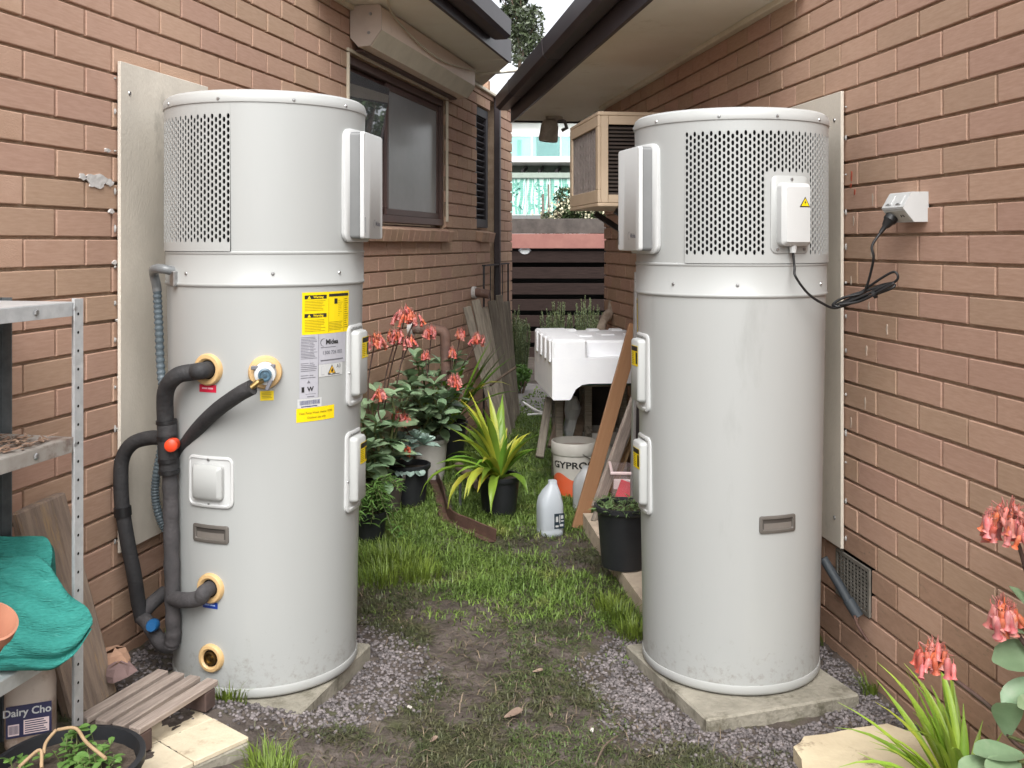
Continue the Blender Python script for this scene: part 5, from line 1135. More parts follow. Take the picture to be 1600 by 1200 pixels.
def tub():
    T = thing('plastic_tub', 'clear plastic tub of red and pink packaging behind the weed pot', 'tub', frame((.51, 5.0, gz0(.5, 5)+.085), (.99, -.05, 0))); W, D, H = .30, .24, .27; mb = MB()
    for c, d in (((W/2, 0, H/2), (W, .004, H)), ((0, D/2, H/2), (.004, D-.004, H)), ((W, D/2, H/2), (.004, D-.004, H)), ((W/2, D, H/2), (W, .004, H))): mb.box(c, d)
    mb.build('shell', M_PINK, T); mb = MB()
    for c, d in (((W/2, -.006, H), (W+.03, .014, .014)), ((-.006, D/2, H), (.014, D, .014)), ((W+.006, D/2, H), (.014, D, .014))): mb.box(c, d, None, .003)
    mb.build('rim', M_PALEP, T)
    for k, (x, z, a, w_, h, m) in enumerate(((.07, .11, .35, .13, .20, M_REDP), (.17, .10, -.25, .12, .19, M_REDP), (.25, .12, .1, .09, .2, M_REDP), (.12, .18, 0, .22, .05, M_PALEP))): MB().box((x, .05+.03*k, z), (w_, .02, h), Matrix.Rotation(a, 3, 'Y'), .003).build('packet', m, T)
    MB().box((.20, -.003, .22), (.035, .003, .02)).build('tub_label', M_GRYP, T)
tub()
for k, (pts, lb) in enumerate((([(817, 628, 7.1), (838, 641, 6.9), (855, 647, 6.7), (872, 655, 6.5)], 'upper white plastic strap curling over the lawn below the foam block'), ([(825, 648, 6.9), (845, 647, 6.8), (862, 651, 6.6), (874, 658, 6.45)], 'lower white plastic strap on the lawn below the foam block'))):
    q = [P(*x) for x in pts]; tag(MB().tube(crom(q, 5), .0075, 6).build('plastic_strap', M_WHITE, smooth=60), lb, 'strap', 'white straps on the lawn')
a = P(938, 520, 7.0); b = P(966, 453, 7.3); T = thing('dead_branch', 'peeling dead branch leaning on the far corner of the right wall', 'branch', a)
q = crom([Vector((-.06, -.1, -.55)), Vector((0, 0, 0)), (b-a)*.5+Vector((.01, 0, .0)), b-a], 5); MB().tube(q, [.035+.006*math.sin(i*1.7) for i in range(len(q))], 9).build('limb', mat('pale_bark', (.50, .42, .34), (.24, .175, .13), .9, 11, .6, 40), T, 60)
MB().tube(crom([(b-a)*.6, (b-a)*.75+Vector((.05, -.02, -.10)), (b-a)*.5+Vector((.09, 0, -.22))], 4), .012, 7).build('limb', M_BARK, T, 60)
# ---------------------------------------------------------------- air conditioner
def aircon():
    o = P(934, 380, 5.0); o.z = 0; un = (MR.inverted() @ o); T = thing('air_conditioner', 'beige boxed wall air conditioner with louvres beyond the corded tank', 'air conditioner', MR)
    u1 = un.x; y1 = un.y; u0 = u1-.72; z0, z1 = 1.685, 2.165; y0 = -.03; ft = .05
    mb = MB(); uc = (u0+u1)/2; yc = (y0+y1)/2
    mb.box((uc, yc, z1-.01), (u1-u0, y0-y1, .02), None, .004); mb.box((uc, yc, z0+.01), (u1-u0, y0-y1, .02), None, .004)
    # outer face frame
    for a, b, c, d in ((u0, u1, z1-.075, z1-.021), (u0, u1, z0+.021, z0+.085), (u0, u0+ft, z0+.0855, z1-.0755), (u1-ft, u1, z0+.0855, z1-.0755)): mb.box(((a+b)/2, y1+.008, (c+d)/2), (b-a, .016, d-c), None, .002)
    # side face frame toward the camera
    L = y0-y1
    for a, b, c, d in ((y1+.017, y1+.055, z0+.021, z1-.021), (y0-.05, y0, z0+.021, z1-.021), (y1+.056, y0-.051, z1-.065, z1-.021), (y1+.056, y0-.051, z0+.021, z0+.06)): mb.box((u1-.008, (a+b)/2, (c+d)/2), (.016, b-a, d-c), None, .002)
    for a, b, c, d in ((y1+.017, y0, z0+.021, z1-.021),): mb.box((u0+.008, (a+b)/2, (c+d)/2), (.016, b-a, d-c), None, .002)
    mb.build('cabinet', M_AC, T)
    me = MB().box((0, 0, 0), (.022, L-.108, .006), Matrix.Rotation(R(28), 3, 'Y')).mesh('louvre', mat('louvre_dark', (.10, .08, .07), None, .5))
    zz = z0+.068
    while zz < z1-.068: put('louvre', me, T, Matrix.Translation((u1-.016, (y1+.056+y0-.051)/2, zz))); zz += .0195
    MB().box((uc-.02, yc, (z0+z1)/2), (u1-u0-.09, L-.06, z1-z0-.05)).build('inner_case', M_BLK, T)
    mb = MB(); n = 15; a0, a1 = u0+ft, u1-ft; b0, b1 = z0+.0855, z1-.0755
    for i in range(n+1): mb.box((a0+(a1-a0)*i/n, y1+.013, (b0+b1)/2), (.013, .006, b1-b0))
    for i in range(n):
        for j in range(7): mb.box((a0+(a1-a0)*(i+.5)/n, y1+.016, b0+(b1-b0)*(j+(.25 if i % 2 else .6))/7), ((a1-a0)/n-.0125, .006, .026))
    mb.build('lattice', M_ACL, T)
    mb = MB(); mb.beam((u1-.12, -.0, z0-.30), (u1-.12, y1+.12, z0-.016), .03, .03); mb.beam((u0+.12, -.0, z0-.30), (u0+.12, y1+.12, z0-.016), .03, .03); mb.build('bracket', M_IRON, T)
aircon()
# ---------------------------------------------------------------- back fence, shrubs, neighbour
def fence():
    Y = 13.2; T = thing('timber_fence', 'dark brown horizontal board fence with a red top rail across the back of the yard', 'fence', (0, Y, 0)); x0, x1 = -3.2, 9.0; zt = P(0, 365, Y).z
    sl = MB().box((0, 0, 0), (3.04, .024, .152), None, .004).mesh('board', M_FEN)
    z = zt-.20-.11
    k = 0
    while z > 0.0:
        for i in range(4): put('board', sl, T, Matrix.Translation((x0+1.53+i*3.05, .0+.004*((i+k) % 2), z)))
        z -= .213; k += 1
    for i in range(4): MB().box((x0+1.53+i*3.05, -.035, zt-.10), (3.045, .05, .195), None, .004).build('top_rail', M_FENR, T)
    me = MB().box((0, 0, 0), (3.046, .06, .20), None, .006).mesh('capping', mat('fence_capping', (.10, .085, .075), (.06, .05, .045), .85, 8, .3, 40))
    for i in range(4): put('capping', me, T, Matrix.Translation((x0+1.53+i*3.05, .05, zt+.10)))
    pm = MB().box((0, 0, 0), (.09, .07, zt), None, .004).mesh('post', M_FEN)
    for i in range(5): put('post', pm, T, Matrix.Translation((x0+i*3.05, .052, zt/2-.02)))
    MB().box(((x0+x1)/2, .15, zt/2-.1), (x1-x0, .015, zt-.15)).build('gap_shade_sheet', M_BLK, T)  # black sheet added to paint the shade in the gaps between boards
    q = thing('wall_bracket', 'small pale galvanised bracket fixed on the top fence board', 'bracket', P(820, 393, Y-.02)); MB().lathe([(0, .0), (.06, .0), (.085, -.03), (.09, -.05), (.05, -.055), (0, -.03)], 10, Matrix.Rotation(R(90), 4, 'X') @ Matrix.Diagonal((1, .6, 1, 1))).build('plate', M_GALV, q, 40)
fence()
def bush(name, label, cat, c, rx, ry, rz_, n, size, mt, seed, group=None, upright=False, flowers=0, trunk=None, ry_=None):
    """leaf clumps through an uneven volume; stems below"""
    T = thing(name, label, cat, c, group); rs = np.random.RandomState(seed); V = []; F = []; FV = []; FF = []
    lob = [(rs.uniform(-.62, .62)*rx, rs.uniform(-.62, .62)*ry, rs.uniform(-.62, .7)*rz_, rs.uniform(.28, .5)) for _ in range(16)]
    k = 0
    while k < n:
        lx, ly, lz, lr = lob[rs.randint(len(lob))]; d = rs.normal(size=3); d /= np.linalg.norm(d); q = rs.uniform(.45, 1)**.5
        p = np.array([lx+d[0]*q*lr*rx, ly+d[1]*q*lr*ry, lz+d[2]*q*lr*rz_+rz_])
        if noise.noise(Vector(p*2.6/max(rx, .3))+Vector((seed, 0, 0))) < -.22: continue
        a = rs.normal(size=3); a /= np.linalg.norm(a); b = np.cross(a, rs.normal(size=3)); b /= np.linalg.norm(b)
        if upright: a = np.array([rs.uniform(-.25, .25), rs.uniform(-.25, .25), 1]); b = np.array([rs.uniform(-1, 1), rs.uniform(-1, 1), 0]); b /= np.linalg.norm(b)
        s = size*rs.uniform(.6, 1.3); wd = .42 if not upright else .16; i = len(V)
        V += [p-a*s*.5, p+b*s*wd*.5, p+a*s*.5, p-b*s*wd*.5]; F.append((i, i+1, i+2, i+3)); k += 1
    o = put('foliage', arr_mesh('foliage', np.array(V), np.array(F), mt, 4), T)
    if flowers:
        for _ in range(flowers):
            lx, ly, lz, lr = lob[rs.randint(len(lob))]; d = rs.normal(size=3); d /= np.linalg.norm(d); d[2] = abs(d[2]); p = np.array([lx+d[0]*lr*rx, ly+d[1]*lr*ry, lz+d[2]*lr*rz_+rz_])
            for _ in range(5):
                a = rs.normal(size=3); a /= np.linalg.norm(a); b = np.cross(a, rs.normal(size=3)); b /= np.linalg.norm(b); s = size*.9; i = len(FV); pp = p+rs.normal(size=3)*size*.8
                FV += [pp-a*s*.4, pp+b*s*.3, pp+a*s*.4, pp-b*s*.3]; FF.append((i, i+1, i+2, i+3))
        put('blossom', arr_mesh('blossom', np.array(FV), np.array(FF), M_FLOWW, 4), T)
    S = MB()
    if trunk:
        tr, th = trunk; S.tube(crom([(0, 0, -th), (.03*tr*9, 0, -th*.5), (0, 0, rz_*.5), (.05, 0, rz_*1.3)], 5), [tr*(1-.035*i) for i in range(16)], 9)
        for i in range(7):
            a = i*.9+seed; S.tube(crom([(0, 0, rz_*(.1+.12*i)), (math.cos(a)*rx*.35, math.sin(a)*ry*.35, rz_*(.5+.13*i)), (math.cos(a)*rx*.7, math.sin(a)*ry*.7, rz_*(.8+.13*i))], 4), [tr*.4*(1-.09*j) for j in range(9)], 6)
    else:
        for i in range(9): a = i*.7; S.tube([(math.cos(a)*rx*.15, math.sin(a)*ry*.15, 0), (math.cos(a)*rx*.5, math.sin(a)*ry*.5, rz_*1.1)], .008, 5)
    S.build('trunk' if trunk else 'stem', M_BARK, T, 60); return T
def rosemary(px, Y, r, h, seed, label):
    p = gp(px, Y); T = thing('rosemary_bush', label, 'shrub', p, 'rosemary bushes along the back fence'); rs = random.Random(seed); S = MB(); V = []; F = []
    for i in range(60):
        a = rs.uniform(0, 6.28); q = math.sqrt(rs.random())*r; b = Vector((math.cos(a)*q*.6, math.sin(a)*q*.6, 0)); e = Vector((math.cos(a)*q*1.1, math.sin(a)*q*1.1, h*rs.uniform(.72, 1.08)*(1-.25*(q/r)**2))); S.tube([b, e], .004, 4, False); n = int(h*70)
        for k in range(n):
            t = k/n; c = b.lerp(e, .12+.88*t)
            for _ in range(2):
                an = rs.uniform(0, 6.28); d = Vector((math.cos(an), math.sin(an), .75)); s = .034*(1-.5*t); w_ = Vector((-math.sin(an), math.cos(an), 0))*.0055; i0 = len(V); V += [c-w_, c+w_, c+d*s]; F.append((i0, i0+1, i0+2))
    S.build('stem', M_STEMG, T); put('needles', arr_mesh('needles', np.array([tuple(v) for v in V]), np.array(F), M_ROSE, 3), T)
rosemary(872, 11.2, .20, .86, 1, 'upright rosemary bush in the middle of the row by the back fence')
rosemary(916, 11.3, .20, .88, 2, 'upright rosemary bush closest to the far corner of the right wall')
rosemary(811, 10.6, .13, .80, 3, 'slim rosemary bush left of the white foam block')
bush('low_shrub', 'small bright green leafy plant on the lawn left of the foam block', 'shrub', gp(812, 9.9)-Vector((0, 0, .05)), .14, .14, .16, 900, .06, M_LEAFW, 8)
bush('flowering_shrub', 'dark green shrub with cream blossom behind the fence below the air conditioner', 'shrub', P(893, 372, 14.3), .46, .4, .36, 5200, .065, M_LEAFT, 3, 'flowering shrubs behind the fence', flowers=150)
bush('flowering_shrub', 'cream flowering shrub behind the fence beside the far brick corner', 'shrub', P(930, 368, 14.0), .26, .3, .20, 2400, .06, M_LEAFT, 5, 'flowering shrubs behind the fence', flowers=120)
T = thing('bare_tree', 'bare pruned grey tree trunks rising behind the fence', 'tree', P(852, 372, 14.4)-Vector((0, 0, .6)))
for k, (a, b, r) in enumerate((((850, 368), (848, 303), .022), ((853, 366), (857, 288), .018), ((840, 366), (846, 330), .012), ((858, 345), (872, 310), .011), ((837, 364), (838, 346), .012))):
    p0 = P(*a, 14.4)-Vector((0, 0, .5)); p1 = P(*b, 14.4); MB().tube(crom([p0, p0.lerp(p1, .5)+Vector((.02*(k % 2), 0, 0)), p1], 4), [r*1.2-r*.05*i for i in range(9)], 7).build('trunk', mat('grey_bark', (.24, .20, .17), (.16, .13, .11), .9, 14), T, 60, True)
bush('evergreen_tree', 'glossy leaved evergreen tree against the white sky above the right gutter', 'tree', P(812, 110, 31), .80, .9, 1.7, 5200, .17, mat('leaf_glossy', (.07, .09, .045), (.04, .055, .025), .3, 5, isl=.5, spec=.8), 12, trunk=(.09, 5.0))
bush('evergreen_tree', 'round leafy tree beyond the fence seen only in the window reflection', 'tree', Vector((7.2, 17.5, 1.6)), 1.3, 1.2, 1.2, 4200, .17, M_LEAFT, 14, trunk=(.10, 1.6))
def neighbour():
    Y = 26; T = thing('white_building', 'white two storey neighbour building with a teal glass balcony and bamboo printed screen', 'building', (0, Y, 0)); k = Y/FPX
    def X(px): return (px-800)*k
    def Z(py): return EYE-(py-HOR)*k
    xa, xb = X(786), X(1010)
    MB().box(((xa+xb)/2, 3.2, Z(183)/2), (xb-xa, 4, Z(183)), None, .02).build('wall', M_HOUSEW, T)
    MB().box(((xa+xb)/2, 3.1, Z(183)+.06), (xb-xa+.3, 4.3, .12)).build('roof_slab', M_HOUSEW, T)
    W = MB().box((X(859), 1.185, (Z(205)+Z(246))/2), (X(878)-X(839), .04, Z(205)-Z(246))).build('sliding_door', M_GRYP, T)
    MB().box((X(859), 1.16, (Z(206)+Z(246))/2), (X(877)-X(840), .02, Z(206)-Z(246)-.02)).build('pane', M_GLASSB, W)
    MB().box((X(812), 1.185, (Z(211)+Z(240))/2), (X(816)-X(809), .05, Z(211)-Z(240))).build('downpipe', M_TEALD, T)
    MB().box(((xa+xb)/2, .55, (Z(245)+Z(254))/2), (xb-xa, 1.3, Z(245)-Z(254)), None, .01).build('balcony_slab', M_HOUSEW, T)
    n = 5
    for i in range(n):
        a, b = xa+(xb-xa)*i/n+.015, xa+(xb-xa)*(i+1)/n-.015; m = mat('balcony_pane', (.45, .80, .76), None, .08, 2, tr=.75)
        MB().box(((a+b)/2, -.06, (Z(214)+Z(244.8))/2), (b-a, .012, Z(214)-Z(244.8))).build('balcony_pane', m, T)
    MB().box(((xa+xb)/2, -.06, Z(213)), (xb-xa, .05, .035)).build('handrail', M_WHT, T)
    MB().box(((xa+xb)/2, -.02, (Z(270)+Z(278))/2), (xb-xa, .1, Z(270)-Z(278))).build('carport_beam', mat('carport_green', (.30, .36, .31), None, .5), T)
    for i in range(9): MB().beam((xa+.2+i*.45, 1.1, Z(257)), (xa+.05+i*.45, -.0, Z(268)), .06, .09).build('rafter', M_IRON, T)
    MB().box(((xa+xb)/2, 1.0, (Z(254)+Z(278))/2), (xb-xa, .02, Z(254)-Z(278))).build('soffit_shade', mat('carport_shade', (.16, .19, .16), None, .7), T)  # upright dark sheet paints the shade under the balcony slab
    np_ = 6; S = None
    for i in range(np_):
        a, b = xa+(xb-xa)*i/np_+.012, xa+(xb-xa)*(i+1)/np_-.012; S = MB().box(((a+b)/2, .02, (Z(278.5)+Z(336))/2), (b-a, .015, Z(278.5)-Z(336))).build('screen_panel', M_TEALP, T)
        rs = random.Random(i); mb = MB(); lm = MB()
        for q in range(5):
            x = a+(b-a)*(q+rs.uniform(.25, .75))/5; r = rs.uniform(.012, .045); lean_ = rs.uniform(-.08, .08); pts = [(x+lean_*t+.015*math.sin(t*9+q), .002, Z(335)+(Z(279)-Z(335))*t) for t in [j/8 for j in range(9)]]
            for (x0, y0, z0), (x1, y1, z1) in zip(pts, pts[1:]): mb.quad((x0-r, y0, z0+.006), (x0+r, y0, z0+.006), (x1+r*.92, y1, z1-.006), (x1-r*.92, y1, z1-.006))
            for _ in range(7):
                t = rs.random(); px_, pz = x+rs.uniform(-.1, .1), Z(335)+(Z(279)-Z(335))*t; an = rs.uniform(0, 6.28); l_ = rs.uniform(.08, .18); d = (math.cos(an)*l_, math.sin(an)*l_); px_ = min(max(px_, a+.19), b-.19) if b-a > .4 else px_; pz = min(max(pz, Z(335)+.18), Z(279)-.18)
                mb.quad((px_, .0005, pz), (px_+d[0]*.5-d[1]*.16, .0005, pz+d[1]*.5+d[0]*.16), (px_+d[0], .0005, pz+d[1]), (px_+d[0]*.5+d[1]*.16, .0005, pz+d[1]*.5-d[0]*.16))
        mb.build('bamboo_print', M_TEALD, S)
    MB().box(((xa+xb)/2, .0, (Z(336)+Z(342))/2), (xb-xa, .08, Z(336)-Z(342)-.004)).build('rail', M_GRYP, T)
    MB().box(((xa+xb)/2, .04, Z(342)/2), (xb-xa, .1, Z(342)-.004)).build('lower_wall', M_HOUSEW, T)
neighbour()
# ---------------------------------------------------------------- plants and slab bottom right
random.seed(77)
def slab_br():
    T = thing('cream_slab', 'broken cream stone slab lying in the bottom right foreground', 'paver', (0, 0, 0)); st = mat('scuffed_cream', (.64, .55, .38), (.53, .44, .30), .75, 6, .25, 50, c3=(.17, .115, .075), s3=9, t3=.55)
    MB().prism([(.80, 2.5), (.812, 2.66), (.803, 2.74), (.826, 2.83), (.822, 2.90), (.85, 2.925), (.872, 2.962), (.94, 2.975), (1.04, 3.012), (1.15, 3.04), (1.205, 2.985), (1.235, 2.96), (1.226, 2.8), (1.21, 2.5)], -.05, .028, lambda x, y, h: (x, y, h)).build('slab', st, T)
slab_br()
p = Vector((1.165, 2.545, .02)); T = thing('strap_leaf_plant', 'lime green strap leaved plant growing at the bottom right by the brick wall', 'plant', p)
bl = [(random.uniform(1.2, 4.2), random.uniform(.26, .42), random.uniform(.75, 1.5), random.uniform(.3, 1.5)) for i in range(34)]+[(random.uniform(2.6, 4.0), random.uniform(.24, .36), random.uniform(.3, .65), random.uniform(.3, 1.0)) for i in range(8)]+[(random.uniform(-1, 1.2), random.uniform(.16, .25), random.uniform(1.0, 1.5), random.uniform(.2, .8)) for i in range(10)]
strap(T, p, bl, mat('leaf_strap_lime', (.33, .46, .06), (.21, .36, .04), .42, 10, rnd=.22, trans=.2, hue=.015), M_LEAFY, .15, .021)
MB().tube([p+Vector((0, 0, -.06)), p+Vector((0, 0, .02))], [.035, .02], 8).build('crown', M_STEMG, T, 60, True)
p = Vector((1.335, 2.42, .0)); T = thing('flowering_succulent', 'large paddle leaved succulent with drooping orange flowers at the right edge', 'plant', p); inv = MW[T.name].inverted()
S = MB(); big = [leaf_mesh('leaf', .125, .075, M_LEAFK, 'oval', c, .25, 8, 4) for c in (.15, .5, .8)]
stalks = ([P(1640, 1190, 2.45), P(1625, 1000, 2.47), P(1600, 880, 2.47), P(1583, 830, 2.46), P(1578, 812, 2.46)], [P(1640, 1190, 2.4), P(1630, 1060, 2.4), P(1590, 990, 2.42), P(1572, 955, 2.42)], [P(1640, 1190, 2.4), P(1585, 1160, 2.42), P(1552, 1110, 2.43), P(1500, 1068, 2.44), P(1466, 1042, 2.45)])
for s_ in stalks: S.tube(crom(s_, 6), .0058, 8)
S.build('flower_stalk', M_STEM, T, 60, True)
for c, rd, n in ((P(1574, 808, 2.46), .062, 60), (P(1566, 955, 2.42), .036, 16), (P(1460, 1022, 2.45), .048, 30)): cluster(T, c, rd, n, .4, 1.3, inv)
S = MB()
for b, d, s_, roll in ((P(1640, 1020, 2.44), (-.9, -.25, .02), 1.3, .7), (P(1632, 1060, 2.42), (-.75, -.2, -.3), 1.05, .5), (P(1625, 1000, 2.44), (-.6, -.3, .6), .9, .3), (P(1625, 980, 2.46), (-.3, .2, .8), .9, .1), (P(1600, 1180, 2.36), (-1, -.3, .25), 1.15, .25), (P(1575, 1150, 2.42), (-.15, -.25, .8), 1.1, -.2), (P(1590, 1190, 2.34), (-.6, -.5, .1), 1.1, .3), (P(1610, 1130, 2.4), (.3, -.3, .5), 1.1, 0), (P(1620, 1190, 2.33), (.2, -.6, .4), 1.2, .3), (P(1560, 1190, 2.34), (-.9, -.2, .0), .85, .2), (P(1610, 1075, 2.42), (.1, -.4, -.9), 1.0, .4), (P(1645, 1110, 2.4), (-.8, -.4, .3), 1.0, .5)):
    put('leaf', random.choice(big), T, inv @ orient(b, d, -roll, s_)); S.tube([b, p+Vector((.03, 0, max(.05, b.z*.8)))], .005, 6)
S.build('stem', M_STEMG, T, 60, True)
# ---------------------------------------------------------------- grass, gravel, litter
def frand(rs, k): return rs.uniform(-1, 1, k)
LN = [(Vector((AX_L.x, AX_L.y)), .47), (Vector((AX_R.x, AX_R.y)), .47)]
def on_wall(x, y):
    q = Vector((x, y, 0)); return (q-ML.translation).dot(nL) < .02 or (q-MR.translation).dot(nR) < .02
BLOCK = [(-.965, 2.715, .25), (-1.055, 2.355, .2), (-1.025, 2.806, .19), (-1.19, 2.46, .36), (1.02, 2.72, .30), (-.852, 3.325, .30), (.775, 3.43, .30)]
def blocked(x, y): return any((x-a)**2+(y-b)**2 < r*r for a, b, r in BLOCK) or (.36 < x < 1 and 3.9 < y < 5.3 and x > .375+(5.25-y)*.118)
def lawn(x, y):
    """how grassy a spot is, 0 bare mud to 1 thick lawn"""
    n = noise.noise(Vector((x*1.3, y*1.3, 0)))*.75+noise.noise(Vector((x*4, y*4, 5)))*.45
    n += noise.noise(Vector((x*11, y*11, 7)))*.25; g = sst(3.75, 5.5, y+n*1.5+(.25 if x < 0 else -.1))
    if 8.7 < y < 10.5: g *= .12
    if x > .15: g = max(g, .8*sst(.55, .1, (Vector((x, y))-Vector((.45, 3.95))).length*2+n*.4))
    return max(0, min(1, g))
EDG = [((-.541, 6.55), (-.335, 5.3)), ((-.335, 5.3), (-.08, 4.93))]
def blades():
    rs = np.random.RandomState(2)
    def sow(n, ylo, yhi, hmin, hmax, wmin, tilt, keep, name, mt, label):
        V = np.zeros((n*5, 3), np.float32); F = []; k = 0; tries = 0
        while k < n and tries < n*6:
            tries += 1
            y = ylo+(yhi-ylo)*rs.random_sample()**1.6; half = min(1.35, .10+y*.5); x = rs.uniform(-half, half)
            if on_wall(x, y) or blocked(x, y) or not keep(x, y, rs): continue
            if min((Vector((x, y))-c).length/r for c, r in LN) < .75 or any(abs((x-a[0])*(b[1]-a[1])-(y-a[1])*(b[0]-a[0]))/math.hypot(b[0]-a[0], b[1]-a[1]) < .05 and min(a[1], b[1])-.05 < y < max(a[1], b[1])+.05 for a, b in EDG): continue
            h = rs.uniform(hmin, hmax)*(.45+.55*lawn(x, y) if name == 'lawn_grass' else 1); a = rs.uniform(0, 6.283); ln = tilt*rs.uniform(.3, 1.2); w_ = wmin*rs.uniform(.7, 1.5)*(1+.05*max(0, y-5)*2); z = gz(x, y)-.004
            dx, dy = math.cos(a), math.sin(a); sx, sy = -dy*w_, dx*w_; q = k*5
            m = (dx*ln*h*.45, dy*ln*h*.45, h*.55*max(.12, 1-.35*ln)); t = (dx*ln*h*1.1, dy*ln*h*1.1, h*max(.10, 1-.8*ln))
            V[q] = (x-sx, y-sy, z); V[q+1] = (x+sx, y+sy, z); V[q+2] = (x+m[0]+sx*.8, y+m[1]+sy*.8, z+m[2]); V[q+3] = (x+m[0]-sx*.8, y+m[1]-sy*.8, z+m[2]); V[q+4] = (x+t[0], y+t[1], z+t[2])
            F += [(q, q+1, q+2), (q, q+2, q+3), (q+3, q+2, q+4)]; k += 1
        o = put(name, arr_mesh(name, V[:k*5], np.array(F), mt, 3)); tag(o, label, 'grass', kind='stuff'); return o
    G = mat('lawn_grass', (.165, .245, .05), (.11, .185, .035), .55, 2.2, isl=.42, trans=.15, c3=(.24, .26, .07), s3=3.1, t3=.55, world=True)
    G2 = mat('matted_grass', (.050, .066, .022), (.080, .076, .038), .6, 7, isl=.5, world=True)
    G3 = mat('dry_grass', (.19, .145, .095), (.12, .09, .065), .8, 7, isl=.45)
    sow(70000, 3.2, 8.8, .035, .085, .0021, .95, lambda x, y, r: r.random_sample() < lawn(x, y)**1.5, 'lawn_grass', G, 'thick green lawn grass around the pots and jugs')
    sow(14000, 8.8, 13.2, .05, .11, .006, .6, lambda x, y, r: r.random_sample() < lawn(x, y), 'lawn_grass', G, 'green lawn beyond the path up to the back fence')
    sow(26000, 2.6, 5.2, .018, .050, .0016, 1.5, lambda x, y, r: r.random_sample() < (.06+.94*sst(-.05, .30, noise.noise(Vector((x*3.1, y*3.1, 4)))*.8+.55*noise.noise(Vector((x*9, y*9, 2))))) and min((Vector((x, y))-c).length/q for c, q in LN) > 1.12, 'matted_grass', G2, 'flattened olive grass trodden into the mud')
    sow(2000, 2.6, 5.6, .02, .065, .0014, 1.5, lambda x, y, r: min((Vector((x, y))-c).length/q for c, q in LN) > 1.05, 'dry_grass', G3, 'dry straw scattered over the mud')
    G4 = mat('mossy_grass', (.085, .125, .030), (.055, .088, .022), .6, 5, isl=.45, world=True)
    sow(15000, 2.6, 4.9, .010, .032, .0016, 1.2, lambda x, y, r: -.02 < x < .42 and r.random_sample() < sst(-.25, .2, noise.noise(Vector((x*3.3+4, y*3.3, 1)))+.5*noise.noise(Vector((x*10, y*10, 3)))+(.25-x)*.9) and min((Vector((x, y))-c).length/q for c, q in LN) > 1.15, 'mossy_grass', G4, 'short mossy grass on the trodden strip left of the corded tank')
    TF = mat('tuft_grass', (.20, .27, .04), (.13, .20, .03), .5, 5, isl=.35, trans=.2)
    tf = [(-.66, 2.68, .07), (-.62, 2.62, .08), (-.86, 3.03, .05), (.46, 3.80, .06), (.43, 3.95, .07), (.40, 4.08, .06), (-.56, 4.35, .12), (-.50, 4.55, .14), (-.60, 4.6, .14), (-.40, 4.4, .09), (1.23, 3.35, .05), (1.2, 3.75, .05), (-.6, 2.56, .07)]
    def tk(x, y, r):
        return any((x-a)**2+(y-b)**2 < (c*r.uniform(.2, 1))**2 for a, b, c in tf)
    V = []; F = []
    for a, b, c in tf:
        for _ in range(int(130+c*1400)):
            an = rs.uniform(0, 6.283); q = c*rs.random_sample()**.6; x, y = a+math.cos(an)*q, b+math.sin(an)*q
            if min((Vector((x, y))-cc).length/r for cc, r in LN) < .72 or on_wall(x, y) or blocked(x, y): continue
            h = rs.uniform(.03, .075+c*.35); t = an+rs.uniform(-.8, .8); ln = rs.uniform(.1, .8); w_ = .0019; z = gz(x, y)-.004; dx, dy = math.cos(t), math.sin(t); sx, sy = -dy*w_, dx*w_; q0 = len(V)
            V += [(x-sx, y-sy, z), (x+sx, y+sy, z), (x+dx*ln*h*.4+sx*.8, y+dy*ln*h*.4+sy*.8, z+h*.6), (x+dx*ln*h*.4-sx*.8, y+dy*ln*h*.4-sy*.8, z+h*.6), (x+dx*ln*h, y+dy*ln*h, z+h*(1-.4*ln))]
            F += [(q0, q0+1, q0+2), (q0, q0+2, q0+3), (q0+3, q0+2, q0+4)]
    tag(put('grass_tufts', arr_mesh('grass_tufts', np.array(V), np.array(F), TF, 3)), 'bright green grass tufts beside the pavers and slabs', 'grass', kind='stuff')
blades()
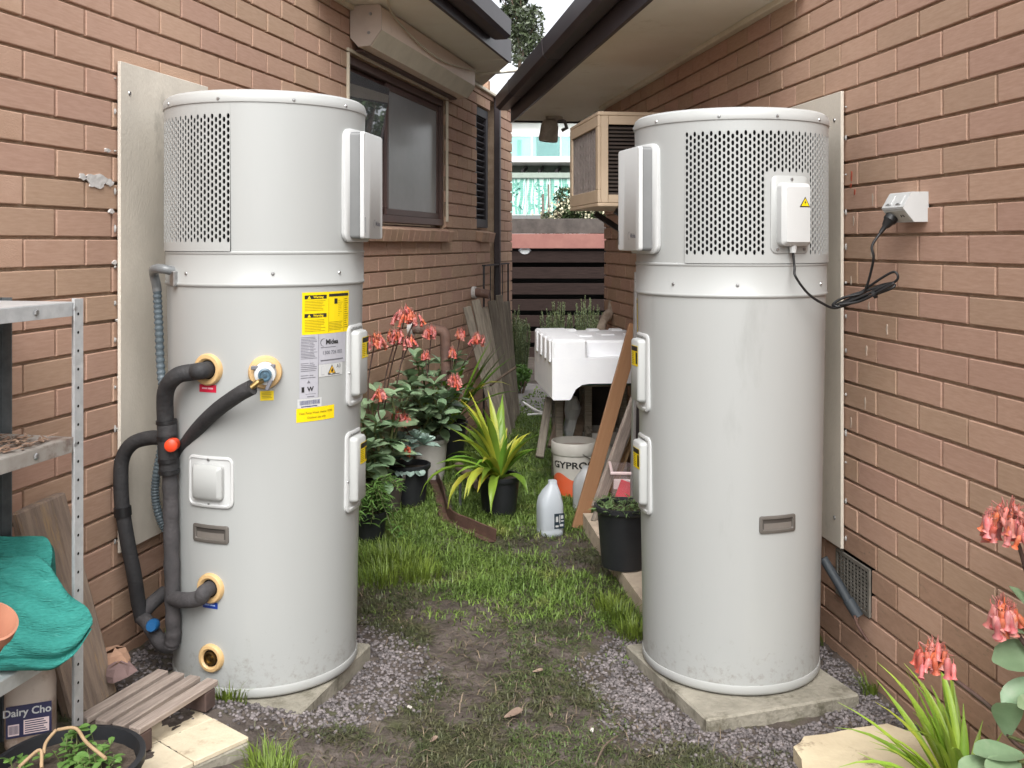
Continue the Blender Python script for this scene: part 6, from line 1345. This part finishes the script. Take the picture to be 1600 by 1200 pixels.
def gravel():
    rs = np.random.RandomState(5); t = (1+5**.5)/2
    ico = np.array([(-1, t, 0), (1, t, 0), (-1, -t, 0), (1, -t, 0), (0, -1, t), (0, 1, t), (0, -1, -t), (0, 1, -t), (t, 0, -1), (t, 0, 1), (-t, 0, -1), (-t, 0, 1)])/1.9
    fc = np.array([(0, 11, 5), (0, 5, 1), (0, 1, 7), (0, 7, 10), (0, 10, 11), (1, 5, 9), (5, 11, 4), (11, 10, 2), (10, 7, 6), (7, 1, 8), (3, 9, 4), (3, 4, 2), (3, 2, 6), (3, 6, 8), (3, 8, 9), (4, 9, 5), (2, 4, 11), (6, 2, 10), (8, 6, 7), (9, 8, 1)])
    V = []; F = []; n = 0
    for cx, cy, ax, ay, cnt in ((AX_L.x, AX_L.y, .62, .58, 4600), (AX_R.x+.02, AX_R.y-.12, .60, .60, 7000)):
        k = 0
        while k < cnt:
            an = rs.uniform(0, 6.283); q = rs.random_sample()**.5*(1+.22*noise.noise(Vector((math.cos(an)*2, math.sin(an)*2, cx)))); x, y = cx+math.cos(an)*q*ax, cy+math.sin(an)*q*ay
            if ((x-cx)**2+(y-cy)**2)**.5 < .30 or on_wall(x, y): k += .2; continue
            if q > .72 and rs.random_sample() < (q-.72)*3.2: k += .3; continue
            s = rs.uniform(.0038, .0078)*(1.25 if rs.random_sample() < .1 else 1); d = ico*rs.uniform(.7, 1.25, (12, 3))*s*np.array([1.15, 1, .75]); c, sn = math.cos(an*7), math.sin(an*7)
            d = np.stack([d[:, 0]*c-d[:, 1]*sn, d[:, 0]*sn+d[:, 1]*c, d[:, 2]], 1); V.append(d+np.array([x, y, gz(x, y)+s*.35])); F.append(fc+n*12); n += 1; k += 1
    m = mat('gravel_stone', (.185, .163, .163), (.10, .088, .088), .8, 30, isl=.5, world=True)
    tag(put('gravel', arr_mesh('gravel', np.concatenate(V), np.concatenate(F), m, 3)), 'small grey purple gravel spread around the tank pavers', 'gravel', kind='stuff')
gravel()
def litter():
    mt = [mat('leaf_litter_tan', (.26, .19, .14), (.15, .10, .075), .8, 20), mat('chip_white', (.62, .58, .53), None, .8)]
    lf = leaf_mesh('dead_leaf', .042, .026, mt[0], 'oval', -.5, .6, 6, 4)
    for px, py, s, lb in ((832, 1055, 1.0, 'curled tan dead leaf on the mud at the left of the right hand tank'), (788, 1132, 1.5, 'large pale torn leaf on the mud between the two tanks'), (672, 1175, .7, 'small tan leaf on the mud near the bottom of the yard'), (862, 1122, .6, 'tiny pale leaf on the mud below the curled leaf')):
        Y = FPX*EYE/(py-HOR); x = (px-800)/FPX*Y; o = put('dead_leaf', lf); o.matrix_world = Matrix.Translation((x, Y, gz(x, Y)+.010)) @ Matrix.Rotation(px*.7, 4, 'Z') @ Matrix.Rotation(.05, 4, 'X') @ Matrix.Rotation(.15, 4, 'Y') @ Matrix.Scale(s, 4); tag(o, lb, 'leaf')
    for px, py, lb in ((640, 1116, 'white chip on the mud right of the piped tank'), (925, 1138, 'white chip on the mud in front of the corded tank')):
        Y = FPX*EYE/(py-HOR); x = (px-800)/FPX*Y; o = MB().box((0, 0, 0), (.018, .010, .008), None, .002).build('chip', mt[1]); o.matrix_world = rotz((x, Y, gz(x, Y)+.006), px); tag(o, lb, 'chip')
    tag(MB().tube(crom([P(930, 1195, 2.82), P(945, 1165, 2.92), P(965, 1150, 3.0)], 5), .003, 5).build('twig', M_BARK, smooth=60), 'thin dark twig on the mud in front of the corded tank', 'twig')
litter()
